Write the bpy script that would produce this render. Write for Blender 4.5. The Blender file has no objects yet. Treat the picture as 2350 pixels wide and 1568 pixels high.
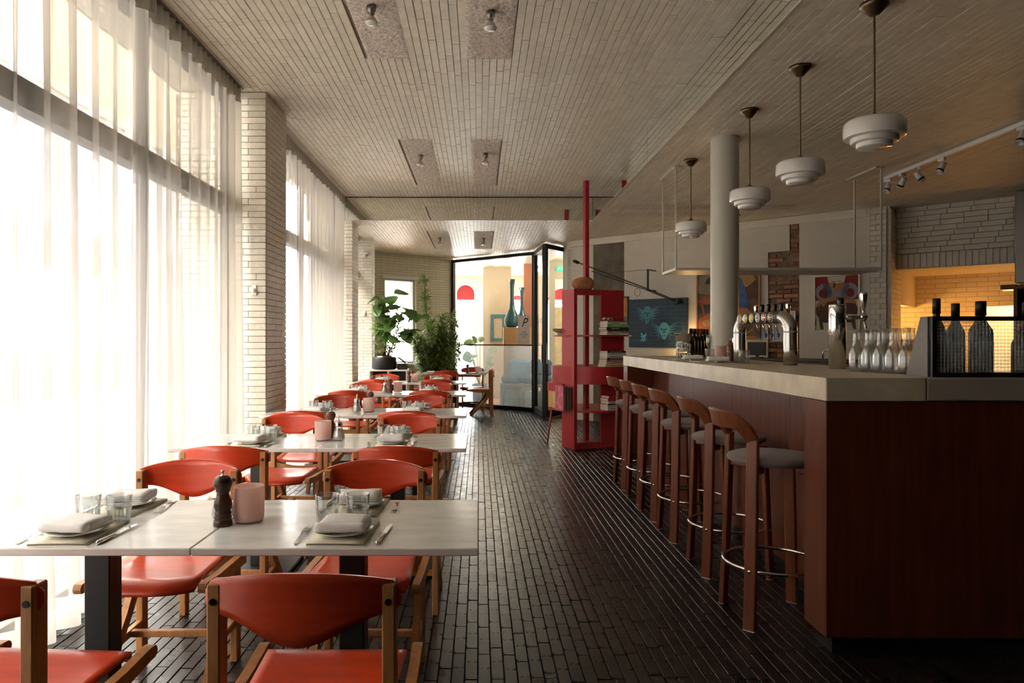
import bpy, bmesh, math, random
from mathutils import Vector, Matrix

D = bpy.data
S = bpy.context.scene
COL = S.collection
random.seed(11)
PI = math.pi

# ------------------------------------------------------------------ camera
CAM_H = 1.32
cam = D.cameras.new('camera')
cam.sensor_width = 36.0
cam.lens = 36.0 * 1620.0 / 2350.0
cam.shift_x = 76.0 / 2350.0
cam.shift_y = -2.0 / 2350.0
cam.clip_start = 0.02
cam.clip_end = 200
cam_ob = D.objects.new('camera', cam)
COL.objects.link(cam_ob)
cam_ob.location = (0, 0, CAM_H)
cam_ob.rotation_euler = (PI / 2, 0, 0)
S.camera = cam_ob

# ------------------------------------------------------------------ world, light, exposure
w = D.worlds.new('world')
S.world = w
w.use_nodes = True
bg = w.node_tree.nodes['Background']
bg.inputs['Color'].default_value = (1.0, 0.955, 0.885, 1)
bg.inputs['Strength'].default_value = 11.0

S.view_settings.view_transform = 'Standard'
S.view_settings.look = 'None'
S.view_settings.exposure = 1.78
S.view_settings.gamma = 1.0
S.view_settings.use_curve_mapping = False
cy = S.cycles
cy.use_denoising = True
cy.max_bounces = 10
cy.diffuse_bounces = 5
cy.glossy_bounces = 4
cy.transmission_bounces = 8
cy.transparent_max_bounces = 12
cy.caustics_reflective = False
cy.caustics_refractive = True
cy.sample_clamp_indirect = 8.0
cy.use_fast_gi = False


def portal(name, loc, rot, sx, sy):
    l = D.lights.new(name, 'AREA')
    l.shape = 'RECTANGLE'
    l.size, l.size_y = sx, sy
    l.cycles.is_portal = True
    o = D.objects.new(name, l)
    COL.objects.link(o)
    o.location = loc
    o.rotation_euler = rot
    return o


# daylight portals sit in the window openings (they only steer the sky light)
portal('window_portal', (-2.10, 2.85, 1.65), (0, -PI / 2, 0), 3.2, 5.6)
portal('window_portal', (-2.10, 8.05, 1.6), (0, -PI / 2, 0), 3.2, 3.5)


def point_lamp(name, loc, energy, color, r=0.04):
    l = D.lights.new(name, 'POINT')
    l.energy = energy
    l.color = color
    l.shadow_soft_size = r
    o = D.objects.new(name, l)
    COL.objects.link(o)
    o.location = loc
    return o


# ------------------------------------------------------------------ mesh helpers
class MB:
    def __init__(s):
        s.v, s.f, s.sm = [], [], []

    def add(s, vs, fs, smooth=False, M=None):
        b = len(s.v)
        if M is not None:
            vs = [M @ Vector(p) for p in vs]
        s.v.extend([tuple(p) for p in vs])
        for f in fs:
            s.f.append([i + b for i in f])
            s.sm.append(smooth)
        return s

    def box(s, x0, x1, y0, y1, z0, z1, bev=0.0, M=None):
        if bev <= 0:
            vs = [(x0, y0, z0), (x1, y0, z0), (x1, y1, z0), (x0, y1, z0), (x0, y0, z1), (x1, y0, z1), (x1, y1, z1), (x0, y1, z1)]
            fs = [(0, 3, 2, 1), (4, 5, 6, 7), (0, 1, 5, 4), (1, 2, 6, 5), (2, 3, 7, 6), (3, 0, 4, 7)]
            return s.add(vs, fs, False, M)
        b = min(bev, 0.49 * min(abs(x1 - x0), abs(y1 - y0), abs(z1 - z0)))
        X, Y, Z = (x0, x1), (y0, y1), (z0, z1)
        sg = (1, -1)
        vs, ix = [], {}
        for i in (0, 1):
            for j in (0, 1):
                for k in (0, 1):
                    for a in range(3):
                        p = [X[i], Y[j], Z[k]]
                        for c, q in ((0, i), (1, j), (2, k)):
                            if c != a:
                                p[c] += sg[q] * b
                        ix[(i, j, k, a)] = len(vs)
                        vs.append(tuple(p))
        fs = []
        # main faces
        def quad(keys, outward):
            idx = [ix[q] for q in keys]
            ps = [Vector(vs[i]) for i in idx]
            n = (ps[1] - ps[0]).cross(ps[2] - ps[1])
            if n.dot(Vector(outward)) < 0:
                idx.reverse()
            fs.append(tuple(idx))
        for i in (0, 1):
            o = (-1, 1)[i]
            quad([(i, 0, 0, 0), (i, 1, 0, 0), (i, 1, 1, 0), (i, 0, 1, 0)], (o, 0, 0))
            quad([(0, i, 0, 1), (1, i, 0, 1), (1, i, 1, 1), (0, i, 1, 1)], (0, o, 0))
            quad([(0, 0, i, 2), (1, 0, i, 2), (1, 1, i, 2), (0, 1, i, 2)], (0, 0, o))
        for i in (0, 1):
            for j in (0, 1):
                oi, oj = (-1, 1)[i], (-1, 1)[j]
                quad([(0, i, j, 1), (1, i, j, 1), (1, i, j, 2), (0, i, j, 2)], (0, oi, oj))
                quad([(i, 0, j, 0), (i, 1, j, 0), (i, 1, j, 2), (i, 0, j, 2)], (oi, 0, oj))
                quad([(i, j, 0, 0), (i, j, 1, 0), (i, j, 1, 1), (i, j, 0, 1)], (oi, oj, 0))
                for k in (0, 1):
                    ok = (-1, 1)[k]
                    quad([(i, j, k, 0), (i, j, k, 1), (i, j, k, 2)], (oi, oj, ok))
        return s.add(vs, fs, False, M)

    def lathe(s, prof, seg=24, c=(0, 0, 0), smooth=True, M=None, cap=True):
        vs, fs = [], []
        n = len(prof)
        for r, z in prof:
            for k in range(seg):
                a = 2 * PI * k / seg
                vs.append((c[0] + r * math.cos(a), c[1] + r * math.sin(a), c[2] + z))
        for i in range(n - 1):
            for k in range(seg):
                k2 = (k + 1) % seg
                fs.append((i * seg + k, i * seg + k2, (i + 1) * seg + k2, (i + 1) * seg + k))
        s.add(vs, fs, smooth, M)
        if cap:
            if prof[0][0] > 1e-6:
                s.add(vs[:seg], [tuple(range(seg - 1, -1, -1))], False, M)
            if prof[-1][0] > 1e-6:
                s.add(vs[-seg:], [tuple(range(seg))], False, M)
        return s

    def tube(s, pts, r, seg=8, closed=False, smooth=True, M=None, caps=True):
        pts = [Vector(p) for p in pts]
        n = len(pts)
        rr = r if isinstance(r, (list, tuple)) else [r] * n
        tang = []
        for i in range(n):
            a = pts[(i - 1) % n] if (closed or i > 0) else pts[i]
            b = pts[(i + 1) % n] if (closed or i < n - 1) else pts[i]
            tang.append((b - a).normalized())
        up = Vector((0, 0, 1)) if abs(tang[0].z) < 0.9 else Vector((1, 0, 0))
        nrm = (up - tang[0] * up.dot(tang[0])).normalized()
        vs = []
        for i in range(n):
            t = tang[i]
            nrm = (nrm - t * nrm.dot(t)).normalized()
            bn = t.cross(nrm)
            for k in range(seg):
                a = 2 * PI * k / seg
                vs.append(pts[i] + (nrm * math.cos(a) + bn * math.sin(a)) * rr[i])
        fs = []
        for i in range(n if closed else n - 1):
            j = (i + 1) % n
            for k in range(seg):
                k2 = (k + 1) % seg
                fs.append((i * seg + k, i * seg + k2, j * seg + k2, j * seg + k))
        if not closed and caps:
            fs.append(tuple(range(seg - 1, -1, -1)))
            fs.append(tuple((n - 1) * seg + k for k in range(seg)))
        return s.add(vs, fs, smooth, M)

    def prism(s, poly, a0, a1, axis='z', M=None, smooth=False):
        """extrude a 2D polygon; axis is the extrusion axis, poly in the other two (cyclic order)."""
        def P(u, v, a):
            return {'z': (u, v, a), 'x': (a, u, v), 'y': (v, a, u)}[axis]
        n = len(poly)
        vs = [P(u, v, a0) for u, v in poly] + [P(u, v, a1) for u, v in poly]
        ar = sum(poly[i][0] * poly[(i + 1) % n][1] - poly[(i + 1) % n][0] * poly[i][1] for i in range(n))
        if (ar < 0) != (a1 < a0):
            order = list(range(n - 1, -1, -1))
        else:
            order = list(range(n))
        fs = [tuple(reversed(order)), tuple(i + n for i in order)]
        s.add(vs, fs, False, M)
        sd = []
        for q in range(n):
            i, j = order[q], order[(q + 1) % n]
            sd.append((i, j, j + n, i + n))
        return s.add(vs, sd, smooth, M)

    def sheet(s, fn, nu, nv, th, smooth=True, M=None):
        """closed thin sheet: fn(i/nu, j/nv) -> (point, normal); th thickness."""
        top, bot = [], []
        for i in range(nu + 1):
            for j in range(nv + 1):
                p, nn = fn(i / nu, j / nv)
                p, nn = Vector(p), Vector(nn).normalized()
                top.append(p + nn * th / 2)
                bot.append(p - nn * th / 2)
        N = len(top)
        w_ = nv + 1
        fs = []
        for i in range(nu):
            for j in range(nv):
                a, b, c, d = i * w_ + j, (i + 1) * w_ + j, (i + 1) * w_ + j + 1, i * w_ + j + 1
                fs.append((a, b, c, d))
                fs.append((N + a, N + d, N + c, N + b))
        for i in range(nu):
            a, b = i * w_, (i + 1) * w_
            fs.append((a, N + a, N + b, b))
            a, b = i * w_ + nv, (i + 1) * w_ + nv
            fs.append((a, b, N + b, N + a))
        for j in range(nv):
            fs.append((j, j + 1, N + j + 1, N + j))
            a, b = nu * w_ + j, nu * w_ + j + 1
            fs.append((a, N + a, N + b, b))
        return s.add(top + bot, fs, smooth, M)

    def mesh(s, name):
        m = D.meshes.new(name)
        m.from_pydata(s.v, [], s.f)
        m.polygons.foreach_set('use_smooth', s.sm)
        m.update()
        return m

    def build(s, name, mat, parent=None, loc=(0, 0, 0), rz=0.0, label=None, kind=None):
        m = s.mesh(name)
        if mat is not None:
            for q in (mat if isinstance(mat, (list, tuple)) else [mat]):
                m.materials.append(q)
        o = D.objects.new(name, m)
        COL.objects.link(o)
        o.parent = parent
        o.location = loc
        o.rotation_euler = (0, 0, rz)
        if label:
            o['label'] = label
        if kind:
            o['kind'] = kind
        return o


def smooth_angle(o, ang=0.6):
    """sharp creases above the angle, smooth below it"""
    m = o.data
    bm = bmesh.new()
    bm.from_mesh(m)
    for f in bm.faces:
        f.smooth = True
    for e in bm.edges:
        if len(e.link_faces) == 2:
            e.smooth = e.calc_face_angle(0) < ang
        else:
            e.smooth = False
    bm.to_mesh(m)
    bm.free()
    return o


def weld(o, d=1e-5):
    bm = bmesh.new()
    bm.from_mesh(o.data)
    bmesh.ops.remove_doubles(bm, verts=bm.verts, dist=d)
    bmesh.ops.recalc_face_normals(bm, faces=bm.faces)
    bm.to_mesh(o.data)
    bm.free()
    return o


def tag(o, label, cat, group=None):
    o['label'] = label
    o['category'] = cat
    if group:
        o['group'] = group
    return o


def thing(name, label, cat, loc=(0, 0, 0), rz=0.0, group=None):
    o = D.objects.new(name, None)
    COL.objects.link(o)
    o.empty_display_size = 0.1
    o.location = loc
    o.rotation_euler = (0, 0, rz)
    return tag(o, label, cat, group)


def struct(o):
    o['kind'] = 'structure'
    return o


def struct_empty(name, loc=(0, 0, 0)):
    o = D.objects.new(name, None)
    COL.objects.link(o)
    o.location = loc
    o['kind'] = 'structure'
    return o


def copy_tree(root, loc, rz, label, group=None):
    r = root.copy()
    COL.objects.link(r)
    r.location = loc
    r.rotation_euler = (0, 0, rz)
    r['label'] = label
    if group:
        r['group'] = group
    for ch in root.children:
        c = ch.copy()
        COL.objects.link(c)
        c.parent = r
        for g in ch.children:
            d = g.copy()
            COL.objects.link(d)
            d.parent = c
    return r


# ------------------------------------------------------------------ materials
def new_mat(name):
    m = D.materials.new(name)
    m.use_nodes = True
    nt = m.node_tree
    return m, nt, nt.nodes['Principled BSDF']


def mat(name, col, rough=0.5, metal=0.0, vary=0.0, scale=6.0, bump=0.0, bscale=40.0, stretch=None,
        rnd=0.0, spec=0.5, trans=0.0, ior=1.45, emit=None, estr=0.0, coat=0.0, col2=None, sheen=0.0, rvary=0.0):
    m, nt, b = new_mat(name)
    L = nt.links.new
    b.inputs['Base Color'].default_value = (*col, 1)
    b.inputs['Roughness'].default_value = rough
    b.inputs['Metallic'].default_value = metal
    b.inputs['Specular IOR Level'].default_value = spec
    b.inputs['Transmission Weight'].default_value = trans
    b.inputs['IOR'].default_value = ior
    b.inputs['Coat Weight'].default_value = coat
    b.inputs['Coat Roughness'].default_value = 0.12
    b.inputs['Sheen Weight'].default_value = sheen
    if emit:
        b.inputs['Emission Color'].default_value = (*emit, 1)
        b.inputs['Emission Strength'].default_value = estr
    tc = nt.nodes.new('ShaderNodeTexCoord')
    src = tc.outputs['Object']
    if stretch:
        mp = nt.nodes.new('ShaderNodeMapping')
        mp.inputs['Scale'].default_value = stretch
        L(src, mp.inputs['Vector'])
        src = mp.outputs['Vector']
    if vary > 0 or col2 or rnd > 0 or rvary > 0:
        nz = nt.nodes.new('ShaderNodeTexNoise')
        nz.inputs['Scale'].default_value = scale
        nz.inputs['Detail'].default_value = 6
        nz.inputs['Roughness'].default_value = 0.6
        L(src, nz.inputs['Vector'])
        mx = nt.nodes.new('ShaderNodeMix')
        mx.data_type = 'RGBA'
        c2 = col2 if col2 else tuple(max(0, x * (1 - vary)) for x in col)
        mx.inputs[6].default_value = (*c2, 1)
        mx.inputs[7].default_value = (*(col if col2 else tuple(min(1, x * (1 + vary * 0.6)) for x in col)), 1)
        rp = nt.nodes.new('ShaderNodeMapRange')
        rp.inputs['From Min'].default_value = 0.3
        rp.inputs['From Max'].default_value = 0.7
        L(nz.outputs['Fac'], rp.inputs['Value'])
        L(rp.outputs['Result'], mx.inputs[0])
        out = mx.outputs[2]
        if rvary > 0:
            rr = nt.nodes.new('ShaderNodeMapRange')
            rr.inputs['To Min'].default_value = max(0.02, rough - rvary)
            rr.inputs['To Max'].default_value = min(1, rough + rvary)
            L(rp.outputs['Result'], rr.inputs['Value'])
            L(rr.outputs['Result'], b.inputs['Roughness'])
        if rnd > 0:
            oi = nt.nodes.new('ShaderNodeObjectInfo')
            ge = nt.nodes.new('ShaderNodeNewGeometry')
            ad = nt.nodes.new('ShaderNodeMath')
            ad.operation = 'ADD'
            L(oi.outputs['Random'], ad.inputs[0])
            L(ge.outputs['Random Per Island'], ad.inputs[1])
            fr = nt.nodes.new('ShaderNodeMath')
            fr.operation = 'FRACT'
            L(ad.outputs[0], fr.inputs[0])
            mr = nt.nodes.new('ShaderNodeMapRange')
            mr.inputs['To Min'].default_value = 1 - rnd
            mr.inputs['To Max'].default_value = 1 + rnd
            L(fr.outputs[0], mr.inputs['Value'])
            vm = nt.nodes.new('ShaderNodeVectorMath')
            vm.operation = 'SCALE'
            L(out, vm.inputs[0])
            L(mr.outputs['Result'], vm.inputs['Scale'])
            out = vm.outputs[0]
        L(out, b.inputs['Base Color'])
    if bump > 0:
        n2 = nt.nodes.new('ShaderNodeTexNoise')
        n2.inputs['Scale'].default_value = bscale
        n2.inputs['Detail'].default_value = 5
        L(src, n2.inputs['Vector'])
        bp = nt.nodes.new('ShaderNodeBump')
        bp.inputs['Strength'].default_value = bump
        bp.inputs['Distance'].default_value = 0.01
        L(n2.outputs['Fac'], bp.inputs['Height'])
        L(bp.outputs['Normal'], b.inputs['Normal'])
    return m


def brick_mat(name, col, mortar, bw, bh, rough=0.6, gap=0.006, use='xz'):
    """painted brick for surfaces too far off to build brick by brick"""
    m, nt, b = new_mat(name)
    L = nt.links.new
    tc = nt.nodes.new('ShaderNodeTexCoord')
    sp = nt.nodes.new('ShaderNodeSeparateXYZ')
    cb = nt.nodes.new('ShaderNodeCombineXYZ')
    L(tc.outputs['Object'], sp.inputs[0])
    L(sp.outputs['XYZ'.index(use[0].upper())], cb.inputs[0])
    L(sp.outputs['XYZ'.index(use[1].upper())], cb.inputs[1])
    br = nt.nodes.new('ShaderNodeTexBrick')
    br.inputs['Scale'].default_value = 1.0
    br.inputs['Brick Width'].default_value = bw
    br.inputs['Row Height'].default_value = bh
    br.inputs['Mortar Size'].default_value = gap / 2
    br.inputs['Mortar Smooth'].default_value = 0.3
    br.inputs['Color1'].default_value = (*col, 1)
    br.inputs['Color2'].default_value = (*[c * 0.92 for c in col], 1)
    br.inputs['Mortar'].default_value = (*mortar, 1)
    L(cb.outputs[0], br.inputs['Vector'])
    L(br.outputs['Color'], b.inputs['Base Color'])
    bp = nt.nodes.new('ShaderNodeBump')
    bp.inputs['Strength'].default_value = 0.6
    bp.inputs['Distance'].default_value = 0.006
    bp.invert = True
    L(br.outputs['Fac'], bp.inputs['Height'])
    L(bp.outputs['Normal'], b.inputs['Normal'])
    b.inputs['Roughness'].default_value = rough
    return m


def pane_mat(name, tint=(1, 1, 1), gloss=0.03, frost=0.0, fcol=(0.8, 0.85, 0.9), power=5.0):
    """thin window pane: see-through, with a faint mirror reflection and optional frosting film"""
    m = D.materials.new(name)
    m.use_nodes = True
    nt = m.node_tree
    nt.nodes.clear()
    L = nt.links.new
    out = nt.nodes.new('ShaderNodeOutputMaterial')
    tr = nt.nodes.new('ShaderNodeBsdfTransparent')
    tr.inputs[0].default_value = (*tint, 1)
    gl = nt.nodes.new('ShaderNodeBsdfGlossy')
    gl.inputs['Roughness'].default_value = 0.02
    fz = nt.nodes.new('ShaderNodeLayerWeight')
    fz.inputs['Blend'].default_value = 0.5
    pw_ = nt.nodes.new('ShaderNodeMath')
    pw_.operation = 'POWER'
    pw_.inputs[1].default_value = power
    L(fz.outputs['Facing'], pw_.inputs[0])
    mx = nt.nodes.new('ShaderNodeMixShader')
    ml = nt.nodes.new('ShaderNodeMath')
    ml.operation = 'MULTIPLY_ADD'
    ml.inputs[1].default_value = 0.85
    ml.inputs[2].default_value = gloss
    L(pw_.outputs[0], ml.inputs[0])
    L(ml.outputs[0], mx.inputs[0])
    L(tr.outputs[0], mx.inputs[1])
    L(gl.outputs[0], mx.inputs[2])
    last = mx
    if frost > 0:
        tl = nt.nodes.new('ShaderNodeBsdfTranslucent')
        tl.inputs[0].default_value = (*fcol, 1)
        m2 = nt.nodes.new('ShaderNodeMixShader')
        m2.inputs[0].default_value = frost
        L(mx.outputs[0], m2.inputs[1])
        L(tl.outputs[0], m2.inputs[2])
        last = m2
    L(last.outputs[0], out.inputs[0])
    return m


def curtain_mat(name, col, see, trl, blur=0.0):
    m = D.materials.new(name)
    m.use_nodes = True
    nt = m.node_tree
    nt.nodes.clear()
    L = nt.links.new
    out = nt.nodes.new('ShaderNodeOutputMaterial')
    tc = nt.nodes.new('ShaderNodeTexCoord')
    wv = nt.nodes.new('ShaderNodeTexNoise')
    wv.inputs['Scale'].default_value = 7
    wv.inputs['Detail'].default_value = 4
    mp = nt.nodes.new('ShaderNodeMapping')
    mp.inputs['Scale'].default_value = (0.0, 1.6, 0.035)
    L(tc.outputs['Object'], mp.inputs[0])
    L(mp.outputs[0], wv.inputs['Vector'])
    df = nt.nodes.new('ShaderNodeBsdfDiffuse')
    df.inputs[0].default_value = (*col, 1)
    tl = nt.nodes.new('ShaderNodeBsdfTranslucent')
    tl.inputs[0].default_value = (*col, 1)
    tr = nt.nodes.new('ShaderNodeBsdfTransparent')
    m1 = nt.nodes.new('ShaderNodeMixShader')
    m1.inputs[0].default_value = trl
    L(df.outputs[0], m1.inputs[1])
    L(tl.outputs[0], m1.inputs[2])
    m2 = nt.nodes.new('ShaderNodeMixShader')
    mr = nt.nodes.new('ShaderNodeMapRange')
    mr.inputs['From Min'].default_value = 0.3
    mr.inputs['From Max'].default_value = 0.7
    mr.inputs['To Min'].default_value = see * 0.25
    mr.inputs['To Max'].default_value = see * 1.6
    L(wv.outputs['Fac'], mr.inputs['Value'])
    L(mr.outputs['Result'], m2.inputs[0])
    L(m1.outputs[0], m2.inputs[1])
    rf = nt.nodes.new('ShaderNodeBsdfRefraction')   # loose weave: what lies behind is seen blurred
    rf.inputs['IOR'].default_value = 1.01
    rf.inputs['Roughness'].default_value = 0.34
    m3 = nt.nodes.new('ShaderNodeMixShader')
    m3.inputs[0].default_value = blur
    L(tr.outputs[0], m3.inputs[1])
    L(rf.outputs[0], m3.inputs[2])
    L(m3.outputs[0], m2.inputs[2])
    L(m2.outputs[0], out.inputs[0])
    return m


def glow_mat(name, col, trl, rough=0.3, rnd=0.0, spec=0.5):
    """thin stuff that lets light through: leaves, frosted glass"""
    m = mat(name, col, rough, vary=0.25, scale=7, rnd=rnd, spec=spec)
    nt = m.node_tree
    b = nt.nodes['Principled BSDF']
    out = [n for n in nt.nodes if n.type == 'OUTPUT_MATERIAL'][0]
    tl = nt.nodes.new('ShaderNodeBsdfTranslucent')
    tl.inputs[0].default_value = (*col, 1)
    mx = nt.nodes.new('ShaderNodeMixShader')
    mx.inputs[0].default_value = trl
    nt.links.new(b.outputs[0], mx.inputs[1])
    nt.links.new(tl.outputs[0], mx.inputs[2])
    nt.links.new(mx.outputs[0], out.inputs[0])
    return m


def reeded_mat(name):
    m, nt, b = new_mat(name)
    L = nt.links.new
    b.inputs['Base Color'].default_value = (0.93, 0.97, 0.95, 1)
    b.inputs['Transmission Weight'].default_value = 1
    b.inputs['Roughness'].default_value = 0.03
    b.inputs['IOR'].default_value = 1.12
    tc = nt.nodes.new('ShaderNodeTexCoord')
    hs = []
    for ax in ('X', 'Z'):
        wv = nt.nodes.new('ShaderNodeTexWave')
        wv.wave_type = 'BANDS'
        wv.bands_direction = ax
        wv.inputs['Scale'].default_value = 42
        L(tc.outputs['Object'], wv.inputs['Vector'])
        hs.append(wv.outputs['Fac'])
    ad = nt.nodes.new('ShaderNodeMath')
    L(hs[0], ad.inputs[0])
    L(hs[1], ad.inputs[1])
    bp = nt.nodes.new('ShaderNodeBump')
    bp.inputs['Strength'].default_value = 0.5
    bp.inputs['Distance'].default_value = 0.004
    L(ad.outputs[0], bp.inputs['Height'])
    L(bp.outputs['Normal'], b.inputs['Normal'])
    return m


M_DARK = (0.05, 0.04, 0.035)
CREAM = (0.76, 0.70, 0.58)
M = {}
M['cream'] = mat('cream paint', CREAM, 0.55, vary=0.10, scale=3, bump=0.15, bscale=60)
M['cream_brick'] = mat('cream painted brick', CREAM, 0.5, vary=0.10, scale=14, bump=0.2, bscale=90, rnd=0.06)
M['mortar'] = mat('recessed joint', (0.30, 0.26, 0.205), 0.9, vary=0.2, scale=20)
M['far_brick'] = brick_mat('far cream brick', CREAM, (0.30, 0.27, 0.21), 0.28, 0.05)
M['plaster'] = mat('wall plaster', (0.70, 0.65, 0.55), 0.8, vary=0.06, scale=2, bump=0.1, bscale=30)
M['concrete_raw'] = mat('bare grey plaster', (0.16, 0.135, 0.10), 0.9, vary=0.45, scale=4, bump=0.6, bscale=14)
M['floor_brick'] = mat('dark floor brick', (0.016, 0.0115, 0.009), 0.31, vary=0.35, scale=9, bump=0.07, bscale=30, rnd=0.35, spec=0.5, rvary=0.08)
M['floor_joint'] = mat('floor joint', (0.018, 0.016, 0.014), 0.8)
M['panel'] = mat('rough ceiling panel', (0.80, 0.71, 0.63), 0.95, vary=0.45, scale=45, bump=1.0, bscale=55)
M['mirror'] = mat('mirror', (0.86, 0.87, 0.80), 0.01, metal=1.0)
M['wood'] = mat('honey beech', (0.46, 0.205, 0.07), 0.38, vary=0.3, scale=5, stretch=(12, 12, 1.5), spec=0.5)
M['red_ply'] = mat('red stained plywood', (0.60, 0.056, 0.015), 0.32, vary=0.22, scale=3.5, stretch=(1.5, 6, 7), coat=0.25, spec=0.5)
M['stool_wood'] = mat('reddish brown beech', (0.21, 0.055, 0.020), 0.34, vary=0.3, scale=4, stretch=(9, 9, 1.2), coat=0.15)
M['bar_wood'] = mat('mahogany panel', (0.135, 0.034, 0.013), 0.40, vary=0.35, scale=3, stretch=(10, 10, 0.7), spec=0.35)
M['fabric'] = mat('taupe wool', (0.19, 0.145, 0.125), 0.95, vary=0.15, scale=120, bump=0.3, bscale=300, sheen=0.3)
M['concrete'] = mat('cast concrete', (0.64, 0.55, 0.40), 0.42, vary=0.28, scale=5, bump=0.12, bscale=50, rvary=0.08)
M['marble'] = mat('pale marble', (0.74, 0.735, 0.70), 0.16, vary=0.16, scale=5, stretch=(1, 3, 1), rvary=0.06)
M['chrome'] = mat('chrome', (0.80, 0.79, 0.77), 0.06, metal=1)
M['steel'] = mat('brushed steel', (0.60, 0.58, 0.55), 0.24, metal=1, vary=0.1, scale=4, stretch=(1, 1, 40))
M['steel_dark'] = mat('dark steel', (0.30, 0.28, 0.26), 0.35, metal=1)
M['bronze'] = mat('aged bronze', (0.23, 0.17, 0.10), 0.35, metal=1, vary=0.2, scale=20)
M['opal'] = mat('opal glass', (0.80, 0.77, 0.73), 0.12, spec=0.5, coat=0.3)
M['black'] = mat('black lacquer', (0.008, 0.008, 0.009), 0.35)
M['black_metal'] = mat('black metal', (0.012, 0.013, 0.014), 0.42, spec=0.5)
M['white_metal'] = mat('cream metal', (0.62, 0.59, 0.51), 0.4)
M['white'] = mat('white paint', (0.78, 0.77, 0.74), 0.45)
M['cloth'] = mat('white linen', (0.88, 0.86, 0.845), 0.95, vary=0.04, scale=30, bump=0.12, bscale=160)
M['china'] = mat('white china', (0.80, 0.78, 0.72), 0.15)
M['card'] = mat('cream card', (0.74, 0.70, 0.56), 0.7)
M['glass'] = pane_mat('clear glass', (0.93, 0.945, 0.94), gloss=0.11, power=2.0)
M['pink'] = glow_mat('pink frosted glass', (0.92, 0.70, 0.63), 0.5, 0.2)
M['mill'] = mat('dark turned wood', (0.045, 0.015, 0.008), 0.3, vary=0.3, scale=6, stretch=(6, 6, 1), coat=0.2)
M['mill_red'] = mat('brown turned wood', (0.13, 0.04, 0.022), 0.32, vary=0.3, scale=6, stretch=(6, 6, 1), coat=0.2)
M['sugar'] = mat('sugar', (0.80, 0.76, 0.68), 0.9)
M['tower'] = mat('oxblood lacquer', (0.42, 0.026, 0.030), 0.40, vary=0.08, scale=3)
M['terracotta'] = mat('terracotta', (0.40, 0.155, 0.06), 0.75, vary=0.3, scale=14, bump=0.4, bscale=25)
M['black_glaze'] = mat('black planter', (0.010, 0.010, 0.012), 0.5)
M['pane'] = pane_mat('window pane')
M['pane_blue'] = pane_mat('bluish pane', (0.93, 0.97, 0.98), gloss=0.03)
M['pane_film'] = pane_mat('filmed pane', (0.93, 0.97, 1.0), gloss=0.02, frost=0.22, fcol=(0.56, 0.76, 0.90))
M['curtain'] = curtain_mat('sheer curtain', (0.62, 0.575, 0.525), 0.46, 0.54, 0.72)
M['heading'] = curtain_mat('curtain heading', (0.50, 0.46, 0.38), 0.0, 0.12)
M['hem'] = curtain_mat('curtain hem', (0.86, 0.82, 0.76), 0.02, 0.5)
M['reeded'] = reeded_mat('cross reeded glass')

# ================================================================== THE SETTING
HH, HL = 3.32, 3.00           # coffered ceiling, lower ceiling
XB, YB = 1.59, 9.82           # edges of the coffer
BW, BL, GAP = 0.052, 0.28, 0.004
RZW = -0.7152                 # direction of the rear wall


def WP(t, off=0.0, z=0.0):
    """point on the rear wall; off > 0 stands off into the room"""
    return (2.116 + 0.755 * t - 0.656 * off, 11.39 - 0.656 * t - 0.755 * off, z)


def screen_size(c):
    d = max(0.3, c[1])
    px, py = 1099 + 1620 * c[0] / d, 782 - 1620 * (c[2] - CAM_H) / d
    if px < 0 or px > 2350 or py < 0 or py > 1568:
        return 0
    return 1 / d


def lay_bricks(parent, cells, size, material, n_single, jit=0.0, tilt=0.0, bev=0.0015, gone=None, name='brick', rest_bev=0.0):
    """cells: (centre, length scale, rotation z). The biggest in view become objects, the rest one field."""
    lx, ly, lz = size
    unit = MB().box(-lx / 2, lx / 2, -ly / 2, ly / 2, -lz / 2, lz / 2, bev).mesh(name)
    unit.materials.append(material)
    key = sorted(range(len(cells)), key=lambda i: -(screen_size(cells[i][0]) if not (gone and gone(cells[i][0])) else 0))
    single = set(key[:n_single])
    rest = MB()
    for i, (c, sc, rz) in enumerate(cells):
        c = (c[0], c[1], c[2] + random.uniform(-jit, jit))
        rx, ry = random.uniform(-tilt, tilt), random.uniform(-tilt, tilt)
        if i in single:
            o = D.objects.new(name, unit)
            COL.objects.link(o)
            o.parent = parent
            o.location = c
            o.rotation_euler = (rx, ry, rz)
            o.scale = sc
        else:
            Mx = Matrix.Translation(c) @ Matrix.Rotation(rz, 4, 'Z') @ Matrix.Rotation(ry, 4, 'Y') @ Matrix.Rotation(rx, 4, 'X')
            a, b_, d = lx / 2 * sc[0], ly / 2 * sc[1], lz / 2 * sc[2]
            rest.box(-a, a, -b_, b_, -d, d, rest_bev, Mx)
    if rest.v:
        rest.build(name + '_field', material, parent, kind='stuff')


def strips(x0, x1, y0, y1, z, skip=None):
    cells = []
    n = int(round((x1 - x0) / BW))
    for i in range(n):
        x = x0 + (i + 0.5) * (x1 - x0) / n
        y = y0 - random.uniform(0, 1) * BL if i % 2 else y0 - random.uniform(0.35, 0.65) * BL
        while y < y1:
            a, b_ = max(y, y0), min(y + BL, y1)
            if b_ - a > 0.03:
                segs = [(a, b_)]
                if skip:
                    for (sx0, sx1, sy0, sy1) in skip:
                        if sx0 < x < sx1:
                            ns = []
                            for (p, q) in segs:
                                if q <= sy0 or p >= sy1:
                                    ns.append((p, q))
                                else:
                                    if p < sy0 - 0.02:
                                        ns.append((p, sy0))
                                    if q > sy1 + 0.02:
                                        ns.append((sy1, q))
                            segs = ns
                for p, q in segs:
                    cells.append(((x, (p + q) / 2, z), (1, (q - p - GAP) / (BL - GAP), 1), 0))
            y += BL
    return cells


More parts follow.
